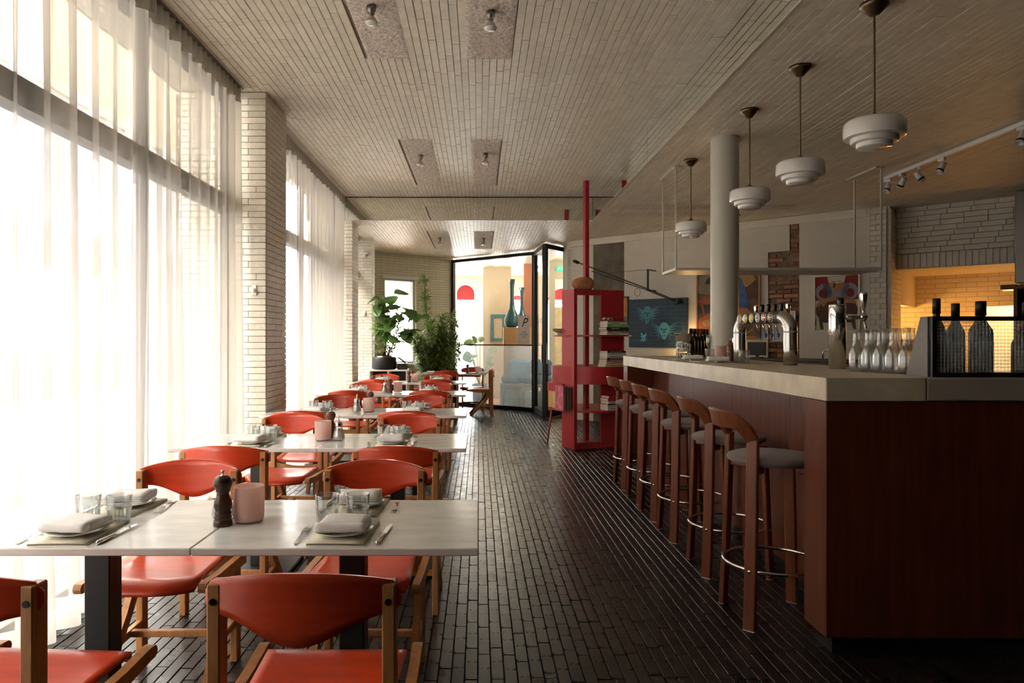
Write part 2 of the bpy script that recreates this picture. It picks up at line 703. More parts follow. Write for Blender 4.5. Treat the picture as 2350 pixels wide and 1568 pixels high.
# ---- floor
fl = struct(MB().box(-2.45, 9.0, -3.0, 16.0, -0.12, -0.012).build('floor', M['floor_joint']))
cells = strips(-2.4, 2.6, 2.3, 14.4, -0.010)
lay_bricks(fl, cells, (BW - GAP, BL - GAP, 0.02), M['floor_brick'], 300, jit=0.0010, tilt=0.0045,
           gone=lambda c: c[0] > 1.42 or c[0] < -0.35 or c[1] < 2.75, rest_bev=0.0015)

# ---- coffered ceiling over the dining side
ce = struct(MB().box(-2.45, XB + 0.02, -3.0, YB + 0.02, HH + 0.012, HH + 0.2).build('ceiling', M['mortar']))
PANELS = [(-0.785, -0.49, 2.98, 5.01), (-0.082, 0.23, 2.98, 5.01), (-0.785, -0.47, 7.01, 9.08), (-0.082, 0.225, 7.01, 9.08)]
cells = strips(-2.42, XB - 0.002, -0.5, YB - 0.002, HH + 0.010, PANELS)
lay_bricks(ce, cells, (BW - GAP, BL - GAP, 0.02), M['cream_brick'], 300, jit=0.001, tilt=0.004)
MB().box(-2.42, XB, -3.0, -0.5, HH, HH + 0.02).build('ceiling_board', M['cream'], ce)

# ---- lower ceiling over the bar and at the far end
c2 = struct(MB().box(XB + 0.02, 9.0, -3.0, 13.2, HL + 0.012, HL + 0.4).build('ceiling', M['mortar']))
cells = strips(XB + 0.004, 7.2, 1.5, 12.6, HL + 0.010)
lay_bricks(c2, cells, (BW - GAP, BL - GAP, 0.02), M['cream_brick'], 300, jit=0.001, tilt=0.004)
MB().box(XB + 0.02, 9.0, -3.0, 1.5, HL, HL + 0.02).build('ceiling_board', M['cream'], c2)
c3 = struct(MB().box(-2.45, XB + 0.02, YB + 0.02, 18.5, HL + 0.012, HL + 0.4).build('ceiling', M['mortar']))
PAN3 = [(-0.785, -0.47, 10.84, 12.9), (-0.082, 0.22, 10.84, 12.9)]
cells = strips(-2.42, XB, YB + 0.012, 15.0, HL + 0.010, PAN3)
lay_bricks(c3, cells, (BW - GAP, BL - GAP, 0.02), M['cream_brick'], 0, jit=0.001, tilt=0.004)
MB().box(XB, 6.0, 12.6, 18.5, HL, HL + 0.02).box(-2.42, XB, 15.0, 18.5, HL, HL + 0.02).build('ceiling_board', M['cream'], c3)

# ---- mirror clad step between the two ceilings
trim = struct_empty('trim_1')
ys = [-2.9, 0.2, 3.4, 6.63, YB - 0.004]
for a, b_ in zip(ys[:-1], ys[1:]):
    MB().box(XB - 0.008, XB, a + 0.002, b_ - 0.002, HL - 0.003, HH - 0.002).build('mirror_panel', M['mirror'], trim)
xs = [-2.0, 0.0, XB - 0.01]
for a, b_ in zip(xs[:-1], xs[1:]):
    MB().box(a + 0.001, b_ - 0.001, YB - 0.008, YB, HL - 0.003, HH - 0.002).build('mirror_panel', M['mirror'], trim)
MB().box(XB - 0.009, XB + 0.004, -2.9, YB, HL - 0.009, HL - 0.003).box(-2.0, XB, YB - 0.009, YB + 0.004, HL - 0.009, HL - 0.003).build('mirror_edge', M['white_metal'], trim)
MB().box(-2.0, XB, YB - 0.010, YB - 0.008, HH - 0.012, HH - 0.002).build('mirror_shadow_gap', M['black'], trim)

M['dark_wall'] = mat('dark panelling', M_DARK, 0.6)
# ---- shell behind and to the right of the camera
struct(MB().box(-2.6, 9.0, -1.2, -1.0, 0, HH).build('wall_back', M['dark_wall']))
struct(MB().box(8.9, 9.1, -3.0, 13.0, 0, HH).build('wall_right', M['dark_wall']))


# ---- brick piers on the window side
def pier(name, x0, x1, y0, y1, z1, n_single, course=0.0502, front=True):
    core = struct(MB().box(x0 - 0.02, x1 - 0.014, y0 + 0.014, y1 - 0.0, 0, z1).build(name, M['mortar']))
    cells = []
    k = 0
    z = course / 2
    T = 0.03
    while z < z1 - 0.005:
        hs = 1.0
        odd = k % 2
        # front face, joint runs alternate
        x = x1 - (0.0 if odd else 0.0)
        lens = [BL, BL, BL] if odd else [BL * 0.5, BL, BL, BL]
        if random.random() < 0.25:
            lens[0] = lens[0] * random.choice((0.55, 1.0, 1.3)) if not odd else lens[0]
        xe = x1
        for L_ in lens:
            xa = max(xe - L_, x0)
            if xe - xa > 0.03:
                cells.append((((xa + xe) / 2 - 0.0, y0 + T / 2, z), ((xe - xa - GAP) / BL, 1, 1), 0))
            xe = xa
        # side face
        ye = y0 + T + 0.0
        lens = [BL * 0.5, BL, BL, BL, BL] if odd else [BL - T, BL, BL, BL, BL]
        for L_ in lens:
            yb = min(ye + L_, y1)
            if yb - ye > 0.03:
                cells.append(((x1 - T / 2, (ye + yb) / 2, z), ((yb - ye - GAP) / BL, 1, 1), PI / 2))
            ye = yb
        z += course
        k += 1
    lay_bricks(core, cells, (BL, T, course - GAP), M['cream_brick'], n_single, jit=0.0007, tilt=0.003, bev=0.0012)
    return core


pier('wall_left', -2.42, -1.71, 5.664, 6.267, HH - 0.02, 300)
pier('wall_left', -2.42, -1.765, 9.86, 10.33, HL - 0.002, 300)
pier('wall_left', -2.5, -1.738, 11.49, 11.79, HL - 0.002, 0)
struct(MB().box(-2.5, -1.97, 11.79, 13.4, 0, HL).build('wall_left', M['far_brick']))
struct(MB().box(-2.46, -2.30, -1.0, 0.1, 0, HH).build('wall_left', M['dark_wall']))
struct(MB().box(-2.46, -1.765, YB, 9.86, HL - 0.01, HH).build('trim_2', M['cream']))


# ---- far left corner: angled brick wall with a window, then the glazed wall
def seg_frame(p, q):
    d = Vector((q[0] - p[0], q[1] - p[1], 0))
    return d.length, math.atan2(d.y, d.x)


Lw, rw = seg_frame((-1.968, 13.34), (-0.79, 14.25))
wl = struct(MB().build('wall_far', None, None, (-1.968, 13.34, 0), rw)) if False else None
wa, wb, wz0, wz1 = 0.139 * Lw, 0.621 * Lw, 0.87, 2.52
wf = struct(MB().box(-0.2, wa, 0, 0.22, 0, HL).box(wb, Lw, 0, 0.22, 0, HL).box(wa, wb, 0, 0.22, 0, wz0).box(wa, wb, 0, 0.22, wz1, HL)
            .build('wall_far', M['far_brick'], None, (-1.968, 13.34, 0), rw))
Lw2, rw2 = seg_frame((-0.79, 14.25), (-0.545, 14.5))
struct(MB().box(0, Lw2 + 0.02, 0, 0.2, 0, HL).build('wall_far', M['far_brick'], None, (-0.79, 14.25, 0), rw2))
wi = struct_empty('window_3', (-1.968, 13.34, 0))
wi.rotation_euler = (0, 0, rw)
f = 0.045
MB().box(wa, wa + f, 0.05, 0.14, wz0, wz1).box(wb - f, wb, 0.05, 0.14, wz0, wz1).box(wa + f, wb - f, 0.05, 0.14, wz1 - f, wz1).box(wa + f, wb - f, 0.05, 0.14, wz0, wz0 + f).build('window_frame', M['white'], wi)
MB().box(wa + f, wb - f, 0.09, 0.096, wz0 + f, wz1 - f).build('pane', M['pane'], wi)
MB().box(wa - 0.05, wb + 0.05, -0.04, 0.06, wz1, wz1 + 0.05, 0.005).box(wa - 0.05, wb + 0.05, -0.06, 0.08, wz0 - 0.04, wz0, 0.005).build('window_sill', M['white'], wi)

# glazed wall with its black frame
G0, G1 = (-0.545, 14.5), (1.045, 13.10)
Lg, rg = seg_frame(G0, G1)
gw = struct_empty('window_4', (G0[0], G0[1], 0))
gw.rotation_euler = (0, 0, rg)
zt = HL - 0.03
for (a, b_, nm) in ((0, 0.055, 'mullion'), (Lg - 0.055, Lg, 'mullion')):
    MB().box(a, b_, -0.035, 0.035, 0.0, zt, 0.003).build(nm, M['black_metal'], gw)
MB().box(0.055, Lg - 0.055, -0.035, 0.035, zt - 0.06, zt, 0.003).build('top_rail', M['black_metal'], gw)
MB().box(0.055, Lg - 0.055, -0.03, 0.03, 0.0, 0.07, 0.003).build('bottom_rail', M['black_metal'], gw)
zr = 1.235
MB().box(0.055, Lg - 0.055, -0.012, 0.012, zr - 0.012, zr + 0.012, 0.002).build('middle_rail', M['black_metal'], gw)
MB().box(0.055, Lg - 0.055, -0.004, 0.004, zr + 0.012, zt - 0.06).build('pane', M['pane_blue'], gw)
MB().box(0.055, Lg - 0.055, -0.004, 0.004, 0.07, zr - 0.012).build('pane', M['pane_film'], gw, label='lower pane with pale blue frosted film')

# open folding door leaves at the right end of the glazing
d1 = struct_empty('door_1', (1.045, 13.06, 0))
d1.rotation_euler = (0, 0, math.atan2(12.05 - 13.06, 1.115 - 1.045))
Ld = math.hypot(12.05 - 13.06, 1.115 - 1.045)
MB().box(0.0, 0.06, -0.03, 0.03, 0.01, zt, 0.003).box(Ld - 0.07, Ld, -0.03, 0.03, 0.01, zt, 0.003).box(0.06, Ld - 0.07, -0.03, 0.03, zt - 0.08, zt, 0.003).box(0.06, Ld - 0.07, -0.03, 0.03, 0.01, 0.11, 0.003).build('door_frame', M['black_metal'], d1)
MB().box(0.06, Ld - 0.07, -0.004, 0.004, 0.11, zt - 0.08).build('pane', M['pane_blue'], d1)
MB().box(Ld - 0.055, Ld - 0.015, -0.05, -0.03, 0.95, 1.25, 0.006).build('handle', M['steel'], d1)
d2 = struct_empty('door_2', (1.115, 12.0, 0))
d2.rotation_euler = (0, 0, math.atan2(0.72, 0.52))
Ld2 = 0.9
MB().box(0.0, 0.075, -0.03, 0.03, 0.01, zt, 0.003).box(Ld2 - 0.06, Ld2, -0.03, 0.03, 0.01, zt, 0.003).box(0.075, Ld2 - 0.06, -0.03, 0.03, zt - 0.08, zt, 0.003).box(0.075, Ld2 - 0.06, -0.03, 0.03, 0.01, 0.13, 0.003).build('door_frame', M['black_metal'], d2)
MB().box(0.075, Ld2 - 0.06, -0.004, 0.004, 0.13, zt - 0.08).build('pane', M['pane_blue'], d2)
MB().box(0.015, 0.05, -0.05, -0.03, 0.92, 1.28, 0.006).build('handle', M['steel'], d2)

# brick pier that ends the bar room
cells = []
core = struct(MB().box(1.50, 1.78, 11.945, 12.6, 0, HL).build('wall_far', M['plaster']))
k = 0
z = 0.034
while z < HL:
    for (a, b_) in (((1.49, 1.57), (1.57, 1.648)) if k % 2 else ((1.49, 1.60), (1.60, 1.648))):
        cells.append((((a + b_) / 2, 11.937, z), ((b_ - a - 0.006) / 0.1, 1, 1), 0))
    z += 0.068
    k += 1
lay_bricks(core, cells, (0.1, 0.026, 0.062), M['cream_brick'], 300, bev=0.002)

# ---- rear wall behind the bar
rwl = struct_empty('wall_rear', WP(0))
rwl.rotation_euler = (0, 0, RZW)
wb_ = MB().box(-0.75, 2.49, 0.0, 0.2, 0, HL).box(2.49, 3.0, 0.05, 0.2, 0, HL).box(2.906, 3.755, -0.02, 0.2, 0, HL)
wb_.box(2.49, 2.776, 0.0, 0.06, 2.54, HL).box(2.776, 2.906, 0.0, 0.06, 2.93, HL)
wb_.build('plaster_wall', M['plaster'], rwl)
MB().box(-0.31, 0.255, -0.006, 0.01, 0, 2.93).build('bare_patch', M['concrete_raw'], rwl, label='bare grey plaster patch on the wall')
MB().box(-0.75, 3.72, -0.03, 0.0, HL - 0.11, HL - 0.004, 0.004).build('cornice', M['cream'], rwl)
MB().box(0.26, 2.49, -0.012, 0.0, 2.66, 2.674).box(0.26, 2.49, -0.012, 0.0, 2.44, 2.452).build('moulding', M['plaster'], rwl)
# exposed old brickwork
M['old_brick'] = mat('old red brick', (0.34, 0.135, 0.075), 0.95, vary=0.5, scale=9, bump=0.8, bscale=30, rnd=0.4, col2=(0.40, 0.26, 0.17))
MB().box(2.485, 2.91, 0.035, 0.055, 0, 2.93).build('rubble_backing', mat('old lime mortar', (0.27, 0.19, 0.125), 0.95, vary=0.5, scale=14, bump=0.8, bscale=25), rwl)
z = 1.06
k = 0
ob = [MB().box(-0.1, 0.1, -0.03, 0.03, -0.026, 0.026, 0.008).mesh('brick') for _ in range(1)]
ob[0].materials.append(M['old_brick'])
while z < 2.90:
    t0, t1 = (2.50, 2.90) if z < 2.53 else (2.785, 2.90)
    t = t0 - (0.1 if k % 2 else 0.0)
    while t < t1:
        a, b_ = max(t, t0) + random.uniform(-0.008, 0.008), min(t + 0.2, t1)
        grey_gap = 2.12 < z < 2.2 or (2.36 < z < 2.5 and 2.55 < t < 2.8)
        if b_ - a > 0.04 and not grey_gap and random.random() > 0.07:
            o = D.objects.new('brick', ob[0])
            COL.objects.link(o)
            o.parent = rwl
            o.location = ((a + b_) / 2, 0.03 + random.uniform(-0.012, 0.012), z)
            o.scale = ((b_ - a - 0.012) / 0.2, 1, random.uniform(0.85, 1.05))
            o.rotation_euler = (random.uniform(-.03, .03), random.uniform(-.05, .05), random.uniform(-.05, .05))
        t += 0.2
    z += 0.062
    k += 1
# brick pilaster closing the rear wall, courses built singly
cells = []
z, k = 0.034, 0
MB().box(3.755, 3.936, 0.004, 0.2, 0, HL).build('pilaster_core', M['cream'], rwl)
while z < HL - 0.02:
    for (a, b_) in (((3.755, 3.82), (3.82, 3.938)) if k % 2 else ((3.755, 3.87), (3.87, 3.938))):
        p = (a + b_) / 2
        cells.append(((p, -0.008, z), ((b_ - a - 0.005) / 0.2, 1, 1), 0))
    z += 0.066
    k += 1
pil_cells = cells
KB = []


def local_bricks(parent, cells, size, material, bev=0.002):
    me = MB().box(-size[0] / 2, size[0] / 2, -size[1] / 2, size[1] / 2, -size[2] / 2, size[2] / 2, bev).mesh('brick')
    me.materials.append(material)
    for c, sc, rz in cells:
        o = D.objects.new('brick', me)
        COL.objects.link(o)
        o.parent = parent
        o.location = (c[0], c[1] + random.uniform(-0.001, 0.001), c[2])
        o.rotation_euler = (0, 0, rz)
        o.scale = sc


local_bricks(rwl, pil_cells, (0.2, 0.03, 0.061), M['cream_brick'])

# ---- kitchen pass behind the bar: brick upper wall, lit niche
KC = mat('kitchen wall paint', (0.66, 0.585, 0.45), 0.6, vary=0.08, scale=4, rnd=0.05)
kit = struct_empty('wall_kitchen', (5.324, 9.01, 0))
kit.rotation_euler = (0, 0, RZW)
ZL = 2.227
MB().box(-0.2, 3.0, 0.02, 0.5, ZL + 0.006, HL).build('lintel_wall', M['mortar'], kit)
MB().box(-0.06, 3.0, 0.004, 1.5, ZL - 0.004, ZL + 0.006).build('soffit', KC, kit)
cells = []
z, k = ZL + 0.006 + 0.09, 0
t = 0.0
while t < 1.5:
    cells.append(((t + 0.033, 0.008, ZL + 0.095), (0.061 / 0.2, 1, 0.18 / 0.061), 0))
    t += 0.067
z = ZL + 0.19 + 0.033
while z < HL:
    t = -0.1 * (k % 2) - 0.07 * (k % 3)
    while t < 1.5:
        a, b_ = max(t, 0.0), min(t + 0.24, 1.5)
        if b_ - a > 0.04:
            cells.append((((a + b_) / 2, 0.008, z), ((b_ - a - 0.005) / 0.2, 1, 1), 0))
        t += 0.24
    z += 0.066
    k += 1
local_bricks(kit, cells, (0.2, 0.03, 0.061), M['cream_brick'])
# left cheek (runs back from the pilaster), full height, then a dropped bulkhead
MB().box(-0.20, -0.012, -0.290, 0.30, 0, HL).box(-0.30, -0.012, 0.30, 1.30, 1.80, HL).build('cheek_core', M['cream'], kit)
cells = []
z, k = 0.033, 0
while z < HL:
    y = -0.30 - 0.12 * (k % 2)
    while y < 0.3:
        a, b_ = max(y, -0.30), min(y + 0.24, 0.3)
        if b_ - a > 0.04 and z > 0.95:
            cells.append(((-0.012, (a + b_) / 2, z), ((b_ - a - 0.005) / 0.2, 1, 1), PI / 2))
        y += 0.24
    z += 0.066
    k += 1
local_bricks(kit, cells, (0.2, 0.026, 0.061), M['cream_brick'])
MB().box(-0.012, 0.0, 0.305, 1.30, 1.80, ZL).box(-0.30, 0.0, 0.30, 1.30, 1.79, 1.80).build('bulkhead', KC, kit)
KBRICK = brick_mat('kitchen brick', (0.64, 0.565, 0.43), (0.33, 0.27, 0.19), 0.24, 0.066, gap=0.007)
MB().box(-1.6, 0.72, 1.30, 1.4, 0, HL).box(0.72, 1.25, 1.30, 1.4, 1.78, HL).box(1.25, 3.0, 1.30, 1.4, 0, HL).box(0.72, 1.25, 1.30, 1.4, 0, 0.9).build('rear_brick_wall', KBRICK, kit)
MB().box(0.74, 0.78, 1.27, 1.31, 0.9, 1.78).build('door_jamb', M['steel_dark'], kit)
MB().box(0.5, 1.5, 2.2, 2.3, 0, HL).box(-1.7, -1.6, -0.3, 1.4, 0, HL).box(2.2, 2.3, 0.0, 2.2, 0, HL).build('pantry_wall', KC, kit)
MB().box(-1.7, 3.0, 0.5, 2.3, ZL + 0.3, ZL + 0.35).build('kitchen_ceiling', KC, kit)


def KP(x, y, z=0.0):
    c, s_ = math.cos(RZW), math.sin(RZW)
    return (5.324 + c * x - s_ * y, 9.01 + s_ * x + c * y, z)


point_lamp('kitchen_lamp', KP(-0.22, 0.62, 1.70), 7, (1.0, 0.50, 0.12), 0.04)
point_lamp('kitchen_lamp', KP(0.75, 0.95, 1.35), 4, (1.0, 0.42, 0.08), 0.06)
point_lamp('kitchen_lamp', KP(1.05, 1.85, 1.65), 8, (1.0, 0.55, 0.16), 0.05)

# ---- outdoors: pavement, house across the street, awning over the windows
M['street'] = mat('street paving', (0.13, 0.125, 0.12), 0.9, vary=0.1, scale=2)
M['facade'] = mat('pale facade', (0.07, 0.067, 0.065), 0.9, vary=0.08, scale=1)
M['dark_glass'] = mat('dark window glass', (0.10, 0.12, 0.14), 0.1)
struct(MB().box(-30, -2.46, -12, 40, -0.25, -0.14).build('floor_street', M['street']))

# ---- street windows (behind the curtains)
def street_window(name, y0, y1, n, z1):
    wn = struct_empty(name, (-2.04, 0, 0))
    m = MB()
    for i in range(n + 1):
        y = y0 + (y1 - y0) * i / n
        MB().box(-0.03, 0.03, y - 0.02, y + 0.02, 0.0, z1).build('mullion', M['black_metal'], wn)
    MB().box(-0.05, 0.05, y0, y1, 2.34, 2.47).build('transom', M['black_metal'], wn)
    MB().box(-0.05, 0.05, y0, y1, 0.0, 0.12).box(-0.05, 0.05, y0, y1, z1 - 0.08, z1).build('window_rail', M['black_metal'], wn)
    for i in range(n):
        a, b_ = y0 + (y1 - y0) * i / n + 0.035, y0 + (y1 - y0) * (i + 1) / n - 0.035
        MB().box(-0.003, 0.003, a, b_, 0.12, 2.34).build('pane', M['pane'], wn)
        MB().box(-0.003, 0.003, a, b_, 2.47, z1 - 0.08).build('pane', M['pane'], wn)


street_window('window_1', 0.1, 5.664, 4, HH)
street_window('window_2', 6.267, 9.82, 2, HH)
street_window('window_5', 10.33, 11.49, 1, HL)

# awning above the street windows, cream cloth
M['awning'] = curtain_mat('cream awning cloth', (0.62, 0.52, 0.38), 0.0, 0.10)
aw = thing('awning', 'cream cloth awning outside the curtained street windows', 'awning', (-2.12, 0, 0))
MB().add([(0, -2.5, 3.80), (0, 10.2, 3.80), (-1.5, 10.2, 3.55), (-1.5, -2.5, 3.55)], [(0, 1, 2, 3)]).build('cloth', M['awning'], aw)
MB().box(-1.53, -1.49, -2.5, 10.2, 3.45, 3.56).build('valance_bar', M['white_metal'], aw)

# house across the street, seen only as pale shapes through the sheers
hs = thing('house', 'pale house across the street, behind the sheer curtains', 'building', (-11, 0, 0))
MB().box(-1, 0, -12, 34, -0.2, 9.0).build('wall', M['facade'], hs)
for i in range(11):
    for j, zz in enumerate((1.0, 4.2)):
        y = -9 + i * 3.1
        o = MB().box(-0.02, 0.02, y, y + 1.3, zz, zz + 1.9).build('window', M['dark_glass'], hs)
        MB().box(0.0, 0.04, y - 0.08, y, zz - 0.08, zz + 1.98).box(0.0, 0.04, y, y + 1.3, zz + 1.9, zz + 1.98).box(0.0, 0.04, y + 1.3, y + 1.38, zz - 0.08, zz + 1.98).build('window_frame', M['white'], o)


# ---- curtains
def curtain(name, label, y0, y1, x0, z1, amp, wave, seed, gather=None):
    rnd = random.Random(seed)
    ph = rnd.uniform(0, 6)
    ks = [(rnd.uniform(0.7, 1.3), rnd.uniform(0, 6)) for _ in range(4)]
    n = max(40, int((y1 - y0) / wave * 11))
    th_z = [0.015, 0.16, 0.45, 0.9, 1.4, 1.9, 2.4, 2.8, z1 - 0.13, z1 - 0.10, z1 - 0.012]

    def pt(u, z):
        y = y0 + u * (y1 - y0)
        hz = z / z1
        base = math.sin(2 * PI * (y / wave) + ph + 0.9 * math.sin(y * 2.3 * ks[0][0] + ks[0][1]))
        slow = math.sin(y * 3.1 * ks[1][0] + ks[1][1] + 0.35 * math.sin(hz * 3 + y))
        tight = math.sin(2 * PI * y / (wave * 0.55) + ks[2][1])
        a = amp * (0.55 + 0.45 * (1 - hz))
        x = a * base * (0.75 + 0.25 * slow) + amp * 0.35 * slow * (1 - hz) + amp * 0.30 * tight * hz ** 3
        return (x0 + x, y + 0.010 * math.sin(z * 2 + y * 7) * (1 - hz), z)
    root = thing(name, label, 'curtain', (0, 0, 0), 0, 'sheer curtains')
    root.location = (0, (y0 + y1) / 2, 0)
    oy = (y0 + y1) / 2
    groups = (('sheer_cloth', th_z[1:9], M['curtain']), ('hem', th_z[:2], M['hem']), ('pleated_heading', th_z[8:], M['heading']))
    for nm, zs, mt in groups:
        m = MB()
        vs, fs = [], []
        nn = n * (2 if nm == 'pleated_heading' else 1)
        for j, z in enumerate(zs):
            for i in range(nn + 1):
                p = pt(i / nn, z)
                if nm == 'pleated_heading' and j > 0:
                    # pinch pleats
                    q = math.sin(2 * PI * (y0 + i / nn * (y1 - y0)) / 0.085)
                    p = (x0 + 0.020 * q + 0.008, p[1], z)
                vs.append((p[0], p[1] - oy, p[2]))
        W_ = nn + 1
        for j in range(len(zs) - 1):
            for i in range(nn):
                fs.append((j * W_ + i, j * W_ + i + 1, (j + 1) * W_ + i + 1, (j + 1) * W_ + i))
        m.add(vs, fs, True).build(nm, mt, root)
    return root


curtain('sheer_curtain', 'wide sheer white curtain beside the nearest marble tables', -0.3, 4.205, -1.90, HH, 0.055, 0.19, 3)
curtain('sheer_curtain', 'narrow sheer white curtain gathered beside the big brick pier', 4.21, 5.56, -1.90, HH, 0.055, 0.16, 5)
curtain('sheer_curtain', 'sheer white curtain hanging just beyond the big brick pier', 6.30, 8.045, -1.875, HH, 0.05, 0.17, 8)
curtain('sheer_curtain', 'farthest sheer white curtain beside the mirrored ceiling step', 8.055, 9.78, -1.865, HH, 0.05, 0.17, 9)
for a, b_, lab in ((-2.0, 5.6, 'slim curtain track along the ceiling before the big brick pier'), (6.27, 9.8, 'slim curtain track along the ceiling beyond the big brick pier')):
    tag(MB().box(-1.905, -1.865, a, b_, HH - 0.012, HH - 0.001).build('curtain_track', M['steel_dark']), lab, 'curtain track')


# ---- rough ceiling panels and their bare bulbs
def rough_panel(x0, x1, y0, y1, z, label, cat='ceiling panel'):
    nx, ny = max(6, int((x1 - x0) / 0.016)), max(6, int((y1 - y0) / 0.018))
    vs, fs = [], []
    for j in range(ny + 1):
        for i in range(nx + 1):
            e = i in (0, nx) or j in (0, ny)
            vs.append((x0 + (x1 - x0) * i / nx, y0 + (y1 - y0) * j / ny, z - (0.0 if e else random.uniform(0.0, 0.011))))
    for j in range(ny):
        for i in range(nx):
            a = j * (nx + 1) + i
            fs.append((a, a + nx + 1, a + nx + 2, a + 1))
    b = MB().add(vs, fs, True).box(x0, x1, y0, y1, z + 0.001, z + 0.006)
    tag(b.build('ceiling_panel', M['panel']), label, cat, 'rough ceiling panels')


rough_panel(*PANELS[0], HH, 'rough textured ceiling panel nearest the camera, window side')
rough_panel(*PANELS[1], HH, 'rough textured ceiling panel nearest the camera, bar side')
rough_panel(*PANELS[2], HH, 'middle rough textured ceiling panel on the window side')
rough_panel(*PANELS[3], HH, 'middle rough textured ceiling panel on the bar side')
rough_panel(*PAN3[0], HL, 'farthest rough ceiling panel on the window side, beyond the mirrored step')
rough_panel(*PAN3[1], HL, 'farthest rough ceiling panel on the bar side, beyond the mirrored step')
rough_panel(1.75, 3.95, 8.72, 9.02, HL - 0.002, 'long rough ceiling strip crossing behind the round column, nearer one')
rough_panel(1.75, 3.6, 9.26, 9.52, HL - 0.002, 'long rough ceiling strip crossing behind the round column, farther one')

M['bulb'] = mat('reflector bulb', (0.62, 0.58, 0.50), 0.12, metal=0.75)
M['bulb_face'] = mat('bulb face glass', (0.75, 0.72, 0.66), 0.08, coat=0.5)


def bulb(x, y, z, label):
    t = thing('ceiling_bulb', label, 'light bulb', (x, y, z), 0, 'bare ceiling bulbs')
    MB().lathe([(0.0, 0.0), (0.028, 0.0), (0.028, -0.03), (0.020, -0.036), (0.020, -0.05)], 16).build('lamp_holder', M['steel_dark'], t)
    MB().lathe([(0.014, -0.048), (0.017, -0.062), (0.034, -0.085), (0.039, -0.097)], 20, cap=False).build('reflector', M['bulb'], t)
    MB().lathe([(0.039, -0.097), (0.036, -0.106), (0.022, -0.113), (0.0, -0.115)], 20, cap=False).build('bulb_face', M['bulb_face'], t)


for (x, y, z, d) in ((-0.64, 4.2, HH - 0.01, 'nearest bare bulb on the ceiling, window side'), (0.07, 4.27, HH - 0.01, 'nearest bare bulb on the ceiling, bar side'),
                     (-0.63, 7.58, HH - 0.01, 'middle bare bulb on the ceiling, window side'), (0.07, 7.52, HH - 0.01, 'middle bare bulb on the ceiling, bar side'),
                     (-0.64, 11.5, HL - 0.01, 'farthest bare bulb on the ceiling, window side'), (0.075, 11.5, HL - 0.01, 'farthest bare bulb on the ceiling, bar side'),
                     (3.25, 8.87, HL - 0.01, 'bare bulb on the ceiling strip behind the round column')):
    bulb(x, y, z, d)


# ================================================================== CHAIRS
def arc_poly(cx, cy, r, a0, a1, n=5):
    return [(cx + r * math.cos(a0 + (a1 - a0) * i / n), cy + r * math.sin(a0 + (a1 - a0) * i / n)) for i in range(n + 1)]


